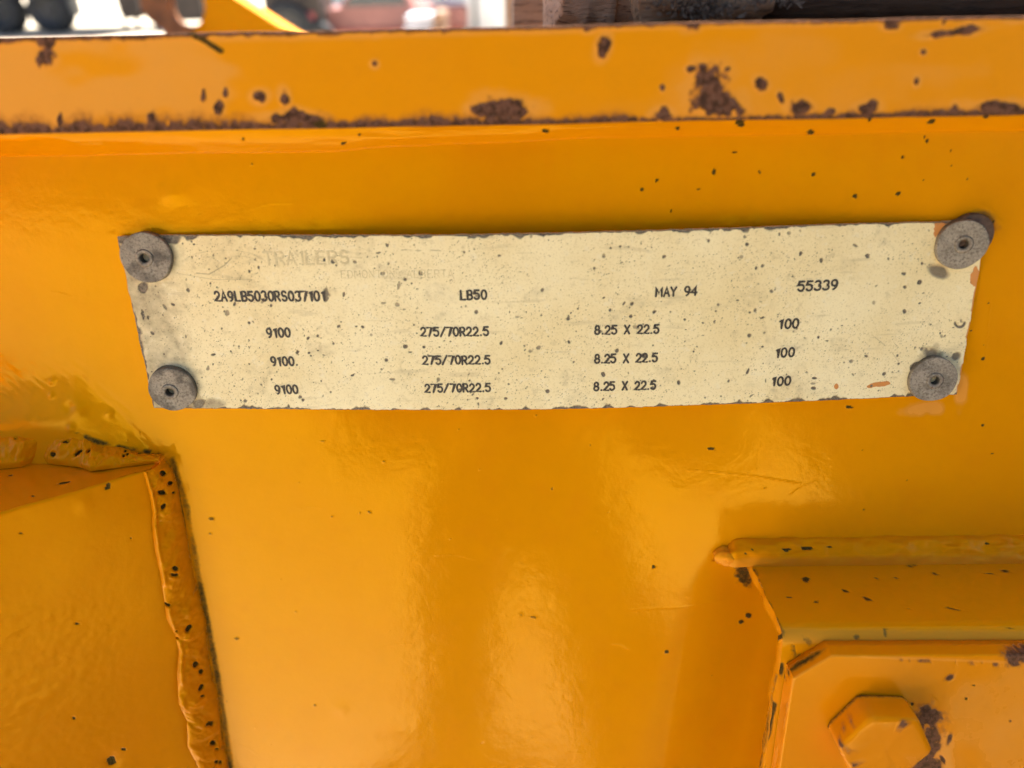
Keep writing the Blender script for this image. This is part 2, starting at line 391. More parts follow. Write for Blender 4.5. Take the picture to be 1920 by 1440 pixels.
def web_weld():
    xs = axis_dense(-0.150, 0.125, 0.0007, -2.6, 2.8); t = np.linspace(0, 1, 22)
    X, T = np.meshgrid(xs, t)
    z0 = toe(X); D = 0.0036 + 0.0006*(fbm(X*60, X*0, 2)-.5)
    Z = z0 + (0.0478-z0)*T; Y = -D*(T**1.15) - 0.0009*np.sin(T*math.pi)
    Y -= 0.00055*ss(.0, .06, T); Y -= 0.0003*(fbm(X*130+T*1.5, T*6, 3)-.5)*ss(0, .15, T)
    P = np.stack([X, Y, Z], -1); px, py = PX(P)
    dirt = blobs(px, py, [(1388, 231, 9, 7, 20), (1270, 241, 5, 4), (1632, 217, 5, 10, 20), (1745, 228, 9, 4, -15), (1850, 218, 6, 4, -20), (1520, 248, 7, 5), (1022, 246, 8, 4, 10), (455, 260, 5, 3), (644, 268, 5, 3), (676, 252, 3, 3), (1640, 208, 3, 3)], rough=.45, sc=.3, soft=.35)
    link('weld_bead', grid_mesh('weld_bead', P, {'dirt': dirt}, (0, 0.012, 0)), PAINT, trailer)
web_weld()

FD = -0.025
def flange():
    xs = axis_dense(-0.125, 0.108, 0.00034, -2.6, 2.8)
    zb, zt, r = 0.0468, 0.0638, 0.0007
    prof = [(0.05, zb), (0.0, zb), (-0.01, zb)]
    for a in np.linspace(0, 90, 6): prof.append((FD+r-r*math.sin(math.radians(a)), zb+r-r*math.cos(math.radians(a))))
    for z in np.arange(zb+r+.00034, zt-r, .00034): prof.append((FD, z))
    r = .00022
    for a in np.linspace(0, 90, 4): prof.append((FD+r-r*math.cos(math.radians(a)), zt-r+r*math.sin(math.radians(a))))
    prof += [(-0.02, zt), (-0.01, zt), (0.02, zt), (0.13, zt), (0.1301, zb), (0.05, zb)]
    prof = np.array(prof)
    X = np.repeat(xs[None], len(prof), 0); Y = np.repeat(prof[:, :1], len(xs), 1); Z = np.repeat(prof[:, 1:], len(xs), 1)
    P = np.stack([X, Y, Z], -1); px, py = PX(P); near = np.abs(X) < .13
    bot = np.interp(px, [0, 1920], [257, 212]); top = np.interp(px, [0, 1920], [77, 26])
    n1 = fbm(px*.02+2, py*.004+5, 3); n2 = fbm(px*.06+2, py*.03+5, 3)
    hb = np.interp(px, [0, 330, 480, 620, 900, 1180, 1230, 1500, 1920], [26, 27, 18, 22, 22, 13, 8, 9, 13])
    amt = np.interp(px, [0, 700, 1000, 1250, 1600, 1920], [1, 1, .9, .75, .7, .95])
    d = (bot-py)/np.maximum(hb*(.25+1.5*n1*amt), 1)
    rust = np.clip(1.08-d*.56, 0, 1)*ss(.1, .5, amt*.55+.9*(n2-.35))*(.66+.66*fbm(px*.11+9, py*.02+4, 3))
    ht = 3.5+9*np.clip(n2-.42, 0, 1)*np.interp(px, [0, 1100, 1400, 1920], [1, 1.1, .9, 1.1])
    rust = np.maximum(rust, np.clip(1.1-(py-top)/ht*.6, 0, 1)*np.interp(px, [0, 1200, 1350, 1920], [.95, .9, .5, .45]))
    spots = [(85, 106, 17, 19, 20), (88, 78, 14, 14), (1131, 86, 11, 20, 18), (942, 206, 44, 20), (900, 204, 20, 10), (1330, 160, 30, 34, 20), (1345, 196, 44, 26, 10), (1318, 128, 10, 9), (1426, 157, 13, 12), (1465, 184, 6, 11, -20), (1502, 200, 20, 14), (486, 183, 12, 10), (534, 184, 8, 13, -15), (381, 178, 5, 11), (423, 176, 5, 8), (703, 119, 6, 6), (1785, 61, 48, 6, -6), (1815, 56, 20, 9, -8), (1718, 152, 6, 9), (1731, 98, 5, 5), (1298, 42, 17, 14), (1243, 215, 17, 12), (1295, 130, 8, 6), (1242, 166, 4, 6), (1364, 130, 5, 4), (705, 55, 16, 10), (1103, 51, 12, 8), (1160, 46, 8, 7), (840, 54, 20, 6), (993, 48, 9, 8), (1625, 205, 20, 13, -30), (1558, 209, 10, 7), (1670, 48, 14, 8), (545, 222, 40, 9), (550, 215, 20, 10), (113, 225, 5, 12), (285, 222, 8, 14), (1790, 203, 8, 10), (1870, 200, 45, 10), (1768, 42, 4, 6), (1900, 30, 25, 8), (575, 222, 26, 11), (410, 205, 9, 12)]
    rust = np.maximum(rust, blobs(px, py, spots, rough=.62, sc=.085, soft=.5))
    rust = np.where((Z > zt-.0005) & (Y > FD-.001), np.maximum(rust, .55+.5*n2), rust)
    dirt = .8*ss(9, 3, line_d(px, py, [(362, 66), (385, 78), (415, 97)]))
    dirt = np.maximum(dirt, .7*blob(px, py, 600, 232, 14, 8)); dirt = np.maximum(dirt, .45*ss(14, 0, bot-py)*ss(.4, .7, n2))
    fade = .85*ss(.42, .66, fbm(px*.006+1, py*.011+7, 3))*np.interp(px, [0, 700, 900, 1100, 1300, 1920], [1.0, .8, .35, .35, .55, .5])
    fade = np.maximum(fade, blobs(px, py, [(x, y, rx*1.9, ry*1.9, (q[0] if q else 0)) for (x, y, rx, ry, *q) in spots], rough=.3, sc=.03, soft=.55)*.8)
    fade = np.maximum(fade, .7*ss(26, 6, py-top))
    front = np.abs(Y-FD) < .003
    # bent scuffs and raised rust scabs
    P[..., 1] -= (0.00035*ss(.4, .9, rust)*(fbm(px*.08, py*.08, 3)-.25) + .0006*(fbm(X*25, Z*40, 2)-.5))*front*near
    P[..., 2] += 0.0003*(fbm(X*90, X*0+3, 3)-.5)*near*(np.abs(Y-FD) < .02)
    link('top_flange', grid_mesh('top_flange', P, {'rust': rust*near, 'dirt': dirt*near, 'fade': fade*near}), PAINT_FLANGE, trailer)
flange()

# deck sheet behind the flange and the beam's lower flange close the trailer's side
link('deck', box_mesh('deck', (-2.6, 0.132, 0.030), (2.8, 2.3, 0.042), 0.002), simple('deck_steel', (0.16, 0.11, 0.07), .7, 9, .5), trailer)
link('lower_flange', box_mesh('lower_flange', (-2.6, -0.03, -0.545), (2.8, 0.12, -0.5185), 0.002), PAINT_LUG, trailer)

# unseen dark block, added out of view on the right to shade that side
link('added_shade_block', box_mesh('added_shade_block', (0.35, -1.6, -0.40), (2.8, -0.034, -0.12), 0.006), simple('shade_block_dark', (0.035, 0.028, 0.02), .8, 12, .4), trailer)
# ------------------------------------------------------------------ gusset at the left
GZ = -0.0362
def gusset():
    g = empty('gusset'); g.parent = trailer; g['label'] = 'protruding orange gusset welded to the beam below the data plate on the left'
    cD = UZ(276, 882, GZ)             # front top corner
    lD = UZ(0, 962, GZ)
    slope = (lD[1]-cD[1])/(lD[0]-cD[0])
    D = lambda x: cD[1]+slope*(x-cD[0])            # y of the front face
    # right edge of the front face, as it falls
    ed = []
    for u, v in [(276, 882), (290, 950), (303, 1060), (318, 1160), (345, 1260), (362, 1350), (388, 1440), (420, 1560)]:
        p = U(u, v, cD[1])
        for _ in range(4): p = U(u, v, D(p[0]))
        ed.append(p)
    ed = np.array(ed)
    t = np.linspace(0, 1, 260)**.9
    rows = [('t', q) for q in np.linspace(0, .96, 40)]+[('r', a) for a in np.linspace(0, 90, 7)]+[('f', q) for q in np.linspace(.004, 1, 330)]
    P = np.zeros((len(rows), len(t), 3)); r = 0.0007
    for i, (k, q) in enumerate(rows):
        if k == 'f':
            z = GZ-r-q*(0.16); xr = np.interp(-z, -ed[:, 2], ed[:, 0]) + .0006
        else: z = GZ; xr = ed[0, 0]+.0006
        x = -0.30+(xr+0.30)*(1-(1-t)**1.6)
        x[-1] = xr
        y = D(x)
        if k == 't': P[i] = np.stack([x, y*q, np.full_like(x, GZ)], -1)
        elif k == 'r':
            a = math.radians(q); P[i] = np.stack([x, y+r-r*math.sin(a), np.full_like(x, GZ-r+r*math.cos(a))], -1)
        else: P[i] = np.stack([x, y, np.full_like(x, z)], -1)
    px, py = PX(P); fr = np.array([[1.0 if k != 't' else 0.0] for k, q in rows])
    sand = ss(1050, 1200, py)*ss(290, 150, px)
    P[..., 1] -= fr*(0.00022*sand*(fbm(px*.12, py*.12, 3)-.4) + .0006*(fbm(px*.006, py*.006, 2)-.5))
    P[..., 2] += (1-fr)*0.0007*(fbm(px*.02, py*.03, 3)-.5) + 0.0005*(fbm(px*.02+9, py*0+3, 3)-.5)*ss(60, 0, py-np.interp(px, [0, 276], [962, 882]))
    for (cx, cy, rr, a) in ((158, 942, 16, .0003), (210, 1425, 14, -.0006), (202, 912, 7, -.0003)):
        P[..., 1] -= a*np.exp(-((px-cx)**2+(py-cy)**2)/(rr*rr))
    dirt = blobs(px, py, [(143, 1170, 5, 3), (208, 1428, 9, 8), (232, 1405, 5, 3), (202, 912, 5, 8, 40), (140, 1345, 4, 4), (20, 892, 3, 2), (60, 930, 3, 2), (120, 905, 14, 2, -10), (40, 1000, 2, 2), (245, 1010, 2, 2)], rough=.4, sc=.3)
    link('plate', grid_mesh('gusset_plate', P, {'dirt': dirt}, None), PAINT_ROUGH, g)

    def strip(name, A, B, n, m, bulge, out, pits, rim):
        """bead between boundary A (list of points) and B, bulging along out"""
        A = np.array(A); B = np.array(B)
        la = np.linspace(0, len(A)-1, n); lb = np.linspace(0, len(B)-1, n)
        ia = np.stack([np.interp(la, range(len(A)), A[:, k]) for k in range(3)], -1)
        ib = np.stack([np.interp(lb, range(len(B)), B[:, k]) for k in range(3)], -1)
        s = np.linspace(0, 1, m)[None, :, None]; Q = ia[:, None]*(1-s)+ib[:, None]*s
        S = np.repeat(np.linspace(0, 1, m)[None], n, 0); px, py = PX(Q)
        L = np.repeat(np.linspace(0, 1, n)[:, None], m, 1)*n
        hh = bulge*np.sin(S*math.pi)**.75
        hh += (bulge*.75*(fbm(L*.055, S*2.2+4, 3)-.5)+bulge*.42*(fbm(L*.16+7, S*5+4, 3)-.5))*np.sin(S*math.pi)**.5
        scal = np.abs(((L/26+.5*(S-.5)**2*4+.5*fbm(L*.03, S, 2)) % 1)-.5)        # scalloped solidification ripples
        hh -= bulge*.13*ss(.22, 0, scal)*np.sin(S*math.pi)**.6*ss(.35, .6, fbm(L*.012+5, S*.5, 2))
        hh += rim*np.exp(-((S-.10)/.07)**2)*ss(.35, .6, fbm(L*.03+8, S*0+2, 2))
        pm = blobs(px, py, [(a_, b_, c_*.8, d_*.8, *q_) for (a_, b_, c_, d_, *q_) in pits], rough=.3, sc=.2, soft=.3)
        hh -= .0011*pm
        Q = Q+hh[..., None]*np.asarray(out)/np.linalg.norm(out)
        dirt = np.maximum(pm*1.0, .5*ss(.62, .8, fbm(px*.05, py*.05, 3))*ss(.55, 1, S))
        dirt = np.maximum(dirt, .62*ss(.82, 1, S)*(.4+.8*fbm(px*.03, py*.03, 3)))
        link('weld_bead', grid_mesh('weld_bead', Q, {'dirt': dirt}), PAINT_ROUGH, g)
    L = [U(u, v, D(U(u, v, cD[1])[0])-.0002) for u, v in [(268, 884), (280, 925), (286, 960), (285, 985), (290, 1030), (300, 1075), (308, 1125), (312, 1160), (328, 1190), (335, 1220), (332, 1260), (335, 1320), (350, 1350), (352, 1400), (372, 1440), (400, 1560)]]
    Rr = [U(u, v, .0005) for u, v in [(309, 857), (326, 880), (337, 920), (345, 960), (352, 1000), (358, 1040), (365, 1080), (377, 1120), (388, 1160), (390, 1200), (397, 1250), (408, 1290), (416, 1340), (418, 1370), (428, 1420), (446, 1560)]]
    strip('weld_bead', L, Rr, 420, 34, 0.0026, (0.55, -1, 0.1), [(304, 883, 7, 6, 45), (302, 920, 9, 6), (318, 903, 6, 5), (324, 920, 3, 3), (305, 945, 4, 9, 25), (327, 1059, 7, 5, -10), (325, 1070, 9, 5), (312, 1131, 9, 3, -10), (352, 1173, 5, 9, 35), (365, 1240, 6, 7, 20), (376, 1254, 5, 5), (375, 1284, 4, 9, 35), (378, 1297, 5, 3), (392, 1350, 9, 6), (398, 1388, 7, 6, -30), (405, 1398, 4, 3), (404, 1422, 4, 5), (412, 1424, 4, 4), (364, 1428, 5, 4), (330, 1178, 3, 3), (333, 1195, 3, 3), (400, 1437, 4, 4)], 0.0010)
    T = [U(u, v, .0005) for u, v in [(-60, 806), (0, 808), (60, 809), (115, 812), (132, 806), (165, 812), (190, 830), (230, 835), (262, 848), (310, 853)]]
    Bt = [UZ(u, v, GZ+.0002) for u, v in [(-60, 884), (0, 880), (40, 876), (78, 861), (90, 870), (150, 876), (170, 884), (215, 878), (262, 872), (300, 868)]]
    strip('weld_bead', Bt, T, 300, 30, 0.0024, (0.1, -.7, 0.7), [(99, 826, 8, 5, -20), (131, 833, 9, 4, -15), (105, 855, 6, 5), (152, 852, 11, 4, -38), (171, 849, 3, 5, 35), (229, 833, 5, 3), (239, 836, 4, 3), (214, 832, 4, 3), (247, 843, 5, 3, 40), (238, 849, 3, 4), (243, 855, 3, 3), (236, 858, 4, 3), (185, 828, 14, 8, 20), (264, 851, 4, 3), (38, 826, 4, 3)], 0.0006)
gusset()

# ------------------------------------------------------------------ bracket with bolted plate at the right
def bracket():
    b = empty('bracket'); b.parent = trailer; b['label'] = 'orange bent steel bracket welded on at the lower right with a bolted cover plate'
    x0 = 0.0550; zs = -0.0693; yo = -0.0300; th = 0.0032; r = 0.0035
    # shelf that sticks out of the web, then turns down
    outer = [(0.004, zs)]+[(y, zs-.0006*(-y/.03)) for y in np.linspace(0, yo+r, 40)]
    outer += [(yo+r-r*math.sin(a), zs-.0006-r+r*math.cos(a)) for a in np.linspace(.1, math.pi/2, 10)]
    outer += [(yo, z) for z in np.linspace(zs-.0006-r-.0004, -0.20, 90)]
    outer = np.array(outer)
    xs = x0+np.concatenate([[0], np.geomspace(.0003, .26, 180)])
    X = np.repeat(xs[None], len(outer), 0); P = np.stack([X, np.repeat(outer[:, :1], len(xs), 1), np.repeat(outer[:, 1:], len(xs), 1)], -1)
    px, py = PX(P)
    # the sheared left edge is uneven
    P[..., 0] += np.exp(-(X-x0)/.002)*0.0012*(fbm(outer[:, 1:2]*160+outer[:, :1]*160, X*0+2, 3)-.5)
    P[..., 2] += .0003*(fbm(px*.01, py*.01, 2)-.5)
    dirt = blobs(px, py, [(1512, 1086, 7, 5), (1585, 1108, 9, 3, 20), (1625, 1122, 12, 3, 20), (1710, 1061, 8, 4, 15), (1757, 1077, 9, 3, 20), (1787, 1142, 12, 3, 20), (1885, 1070, 6, 3), (1645, 1085, 8, 2), (1705, 1140, 4, 3), (1550, 1050, 6, 2), (1480, 1032, 10, 3), (1530, 1128, 6, 3), (1560, 1028, 6, 2), (1850, 1075, 6, 1.5), (1615, 1046, 3, 2), (1680, 1084, 6, 2), (1480, 1120, 5, 2), (1605, 1195, 6, 6), (1660, 1186, 6, 8), (1900, 1180, 9, 3, 20)], rough=.5, sc=.2, soft=.5)*.8
    dirt = np.maximum(dirt, .8*ss(40, 5, np.hypot(px-1505, (py-1218)*.9))*ss(.3, .6, fbm(px*.06, py*.06, 3)))
    dirt = np.maximum(dirt, .6*ss(12, 0, line_d(px, py, [(1415, 1070), (1440, 1130), (1468, 1190)]))*ss(.4, .65, fbm(px*.06, py*.06, 3)))
    dirt = np.maximum(dirt, .9*ss(14, 2, line_d(px, py, [(1462, 1250), (1450, 1320), (1432, 1400), (1424, 1445)]))*ss(.3, .55, fbm(px*.07, py*.04, 3)))
    pale_tone = .95*ss(26, 4, np.abs(py-np.interp(px, [1480, 1920], [1192, 1196])))  # paler, rougher band along the sheet's bend
    me = grid_mesh('sheet', P, {'dirt': dirt, 'pale_tone': pale_tone})
    # inner skin and the left end face give the sheet its thickness
    inner = [(0.004, zs-th)]+[(y, zs-th-.0006*(-y/.03)) for y in np.linspace(0, yo+r, 40)]
    ri = .0006
    inner += [(yo+th+ri-ri*math.sin(a), zs-.0006-th-ri+ri*math.cos(a)) for a in np.linspace(.1, math.pi/2, 10)]
    inner += [(yo+th, z) for z in np.linspace(zs-.0006-th-.001, -0.20, 90)]
    inner = np.array(inner)
    link('sheet', me, PAINT, b)
    E = np.zeros((len(outer), 7, 3))
    jx = P[:, 0, 0]
    for j, s in enumerate(np.linspace(0, 1, 7)):
        E[:, j, 0] = jx - .0002*math.sin(s*math.pi); E[:, j, 1] = outer[:, 0]*(1-s)+inner[:, 0]*s; E[:, j, 2] = P[:, 0, 2]*(1-s)+(inner[:, 1]+P[:, 0, 2]-outer[:, 1])*s
    ex, ey = PX(E)
    ed = .6*ss(10, 2, line_d(ex, ey, [(1424, 1080), (1432, 1100)]))
    ed = np.maximum(ed, .8*ss(9, 1, line_d(ex, ey, [(1420, 1078), (1440, 1110), (1455, 1145), (1470, 1185)]))*ss(.42, .6, fbm(ex*.06, ey*.06, 3)))
    ed = np.maximum(ed, .62*ss(16, 1, line_d(ex, ey, [(1458, 1270), (1446, 1330), (1432, 1390), (1420, 1450)]))*(.35+.9*fbm(ex*.15, ey*.06, 4)))
    ed = np.maximum(ed, .9*ss(8, 2, line_d(ex, ey, [(1455, 1197), (1475, 1190)])))
    link('edge', grid_mesh('edge', E, {'dirt': ed, 'fade': np.full(ex.shape, .25)}), PAINT, b)
    xi = np.array([x0+.0004, x0+.26]); Pi = np.stack([np.repeat(xi[None], len(inner), 0), np.repeat(inner[:, :1], 2, 1), np.repeat(inner[:, 1:], 2, 1)], -1)
    link('inner_skin', grid_mesh('inner_skin', Pi[::-1]), PAINT, b)
    # weld along the top
    xs2 = np.concatenate([[x0-.010, x0-.0097, x0-.009], np.arange(x0-.008, x0+.1, .0006), [x0+.15, x0+.26]]); t = np.linspace(0, 1, 20)
    X2, T = np.meshgrid(xs2, t)
    amp = ss(x0-.0101, x0-.004, X2)
    top = zs+.0068*amp+.0008*(fbm(X2*120, X2*0, 2)-.5); front = .0046*amp
    a = T*math.pi/2
    Y2 = .0006-front*np.sin(a)**1.0*1.0-.0006*np.sin(T*math.pi); Z2 = zs-.0002+(top-zs)*np.cos(a)
    Z2 -= .0008*(1-ss(x0-.010, x0-.001, X2))
    nn = (fbm(X2*230+3, T*4, 4)-.5)*.0016*np.sin(T*math.pi); Y2 -= nn; Z2 += nn
    P2 = np.stack([X2, Y2, Z2], -1); qx, qy = PX(P2)
    for (cx, cy, rr, am) in ((1842, 990, 9, .0011), (1862, 993, 8, .0009), (1826, 995, 7, .0007)):
        gq = am*np.exp(-((qx-cx)**2+(qy-cy)**2)/(rr*rr)); P2[..., 1] -= gq; P2[..., 2] += gq*.5
    dd = blobs(qx, qy, [(1398, 1037, 4, 3), (1410, 1030, 3, 2), (1475, 1031, 10, 3), (1555, 1026, 4, 3), (1515, 1028, 14, 3), (1850, 1019, 3, 3), (1800, 1012, 3, 2)], rough=.4, sc=.3)
    link('weld_bead', grid_mesh('weld_bead', P2, {'dirt': dd, 'pale_tone': .55*ss(.55, .8, T)+0*X2}), PAINT_ROUGH, b)  # bead gets paler towards the shelf
    # stray weld lump at the bead's end
    c = U(1372, 1040, -.001); lump = []
    nth, nph = 28, 20
    Pl = np.zeros((nph, nth, 3))
    for i, ph in enumerate(np.linspace(0.02, math.pi*.62, nph)):
        for j, tt in enumerate(np.linspace(0, 2*math.pi, nth)):
            rad = .0034*(1+.28*math.sin(2*tt+1)+.15*math.sin(3*tt))*(1+.12*math.sin(5*ph+2*tt))
            rad *= 1+.5*(fbm(np.array([tt*2.2+9]), np.array([ph*4+3]), 3)[0]-.5)*(1 if 0 < tt < 6.2 else 0)
            Pl[i, j] = c+np.array([rad*math.sin(ph)*math.cos(tt)*1.05, -.0028*math.cos(ph), rad*math.sin(ph)*math.sin(tt)*.95])
    lx, ly = PX(Pl)
    link('weld_lump', grid_mesh('weld_lump', Pl, {'dirt': .9*ss(20, 4, np.hypot(lx-1392, ly-1062)), 'fade': .35+0*lx}), PAINT_ROUGH, b)

    # ---- thick cover plate with a cut corner
    t1 = 0.0050; yb = yo-.0003; yf = yb-t1
    cover = empty('cover_plate'); cover.parent = b
    fp = [U(u, v, yf) for u, v in [(1448, 1450), (1490, 1271), (1560, 1229)]]
    xl = (fp[0][0]+fp[1][0])/2; xl0 = fp[1][0]
    zt = fp[2][2]
    poly = [(xl0, -.19), (xl0, fp[1][2]), (fp[2][0], zt), (0.30, zt-.0016), (.30, -.19)]
    # front face as a grid cut to the polygon by bending columns
    xs3 = np.concatenate([np.linspace(xl0, xl0+.075, 230), [.2, .3]]); ztop = np.interp(xs3, [xl0, fp[2][0], .30], [fp[1][2], zt, zt-.0016])
    ztop = ztop+.00025*(fbm(xs3*400, xs3*0+1, 3)-.5)
    s = np.concatenate([np.linspace(0, .5, 150), [1]])
    rb = .0005
    rows = [('b', 0), ('t', 0), ('t', .5)]+[('r', a) for a in np.linspace(0, 90, 5)]+[('f', q) for q in s[1:]]
    P3 = np.zeros((len(rows), len(xs3), 3))
    for i, (k, q) in enumerate(rows):
        if k == 'b': P3[i] = np.stack([xs3, np.full_like(xs3, yb), ztop-.004], -1)
        elif k == 't': P3[i] = np.stack([xs3, np.full_like(xs3, yb+(yf+rb-yb)*q), ztop], -1)
        elif k == 'r':
            a_ = math.radians(q); P3[i] = np.stack([xs3, np.full_like(xs3, yf+rb-rb*math.sin(a_)), ztop-rb+rb*math.cos(a_)], -1)
        else: P3[i] = np.stack([xs3, np.full_like(xs3, yf), ztop-rb+(-.19-ztop+rb)*q], -1)
    # close the left side: extra columns
    left = np.zeros((len(rows), 4, 3))
    for j, q in enumerate((0, .4, .8, .97)):
        left[:, j] = P3[:, 0]; left[:, j, 1] = yb+(P3[:, 0, 1]-yb)*q; left[:, j, 0] = xl0-.0003*(q < 1)
    P3 = np.concatenate([left, P3], 1)
    cx, cy = PX(P3)
    rust = blobs(cx, cy, [(1738, 1345, 24, 26, 0), (1745, 1385, 22, 40, 20), (1722, 1425, 36, 30, -30), (1780, 1270, 13, 6, -30), (1742, 1440, 25, 22), (1781, 1384, 5, 11, 20), (1768, 1425, 4, 9, -30), (1915, 1225, 34, 18, 0), (1668, 1428, 16, 5, -25), (1900, 1240, 16, 7, 20), (1895, 1352, 3, 3)], rough=.6, sc=.08, soft=.5)*.78
    rust = np.maximum(rust, .62*ss(7, 1, line_d(cx, cy, [(1690, 1237), (1800, 1242), (1920, 1250)]))*ss(.45, .65, fbm(cx*.09, cy*.05, 3)))
    fade = .5*ss(-25, 45, 105-np.hypot((cx-1868)*.75, (cy-1355)*.9)+90*(fbm(cx*.012, cy*.012, 3)-.5))
    fade = np.maximum(fade, .95*blob(cx, cy, 1765, 1420, 26, 50, 15, .4, .05, .5)); fade = np.maximum(fade, .55*ss(7, 0, line_d(cx, cy, [(1448, 1450), (1490, 1271), (1560, 1229), (1920, 1243)])))
    cd_ = .8*ss(7, 1, line_d(cx, cy, [(1470, 1268), (1552, 1208)])); cd_ = np.maximum(cd_, blobs(cx, cy, [(1710, 1320, 3, 3), (1826, 1285, 3, 2), (1812, 1310, 3, 2)], rough=.4, sc=.2))
    link('plate', grid_mesh('cover', P3, {'rust': rust, 'fade': fade, 'dirt': cd_}), PAINT_ROUGH, cover)
    # ---- painted hex bolt
    hx = []
    yh = yf-.0004; hh = .0070
    ctr = U(1636, 1362, yh); R = np.linalg.norm(U(1722, 1366, yh)-U(1548, 1340, yh))/2*.95
    rot = math.radians(-3)
    V, F, n = [], [], 48
    def hexr(a, rr):
        k = ((a-rot) % (math.pi/3))-math.pi/6; return rr*math.cos(math.pi/6)/math.cos(k)
    rings = [(1.0, 0.0, 'h'), (1.0, .25*hh, 'h'), (1.0, .55*hh, 'h'), (.998, .90*hh, 'h'), (.975, .97*hh, 'h'), (.93, hh, 'h'), (.84, hh*1.01, 'm'), (.5, hh*1.012, 'c'), (.2, hh*1.0, 'c'), (.02, hh*1.01, 'c')]
    Pb = np.zeros((len(rings), n+1, 3))
    for i, (q, h, kind) in enumerate(rings):
        for j in range(n+1):
            a = 2*math.pi*j/n
            rr = hexr(a, R*q) if kind == 'h' else (R*q*.88 if kind == 'c' else .5*hexr(a, R*q)+.5*R*q*.9)
            Pb[i, j] = ctr+np.array([rr*math.cos(a), -h, rr*math.sin(a)])
    bx, by = PX(Pb)
    Pb[..., 1] -= .0005*(fbm(bx*.05, by*.05, 3)-.5)*np.array([[0 if k == 'h' and q == 1.0 else 1] for q, h, k in rings])
    br = blobs(bx, by, [(1591, 1345, 7, 8), (1600, 1362, 6, 5), (1597, 1408, 9, 8), (1605, 1434, 7, 6), (1575, 1365, 8, 5), (1695, 1358, 8, 9), (1575, 1395, 4, 14, -35)], rough=.4, sc=.1, soft=.4)*.8
    link('bolt', grid_mesh('bolt', Pb, {'rust': br, 'dirt': .7*np.array([[1.0 if h == 0 else 0 for (q, h, k) in rings]]).T*np.ones((1, n+1)), 'fade': .3*ss(.4, .6, fbm(bx*.03, by*.03, 2))}), PAINT_BOLT, cover)
bracket()

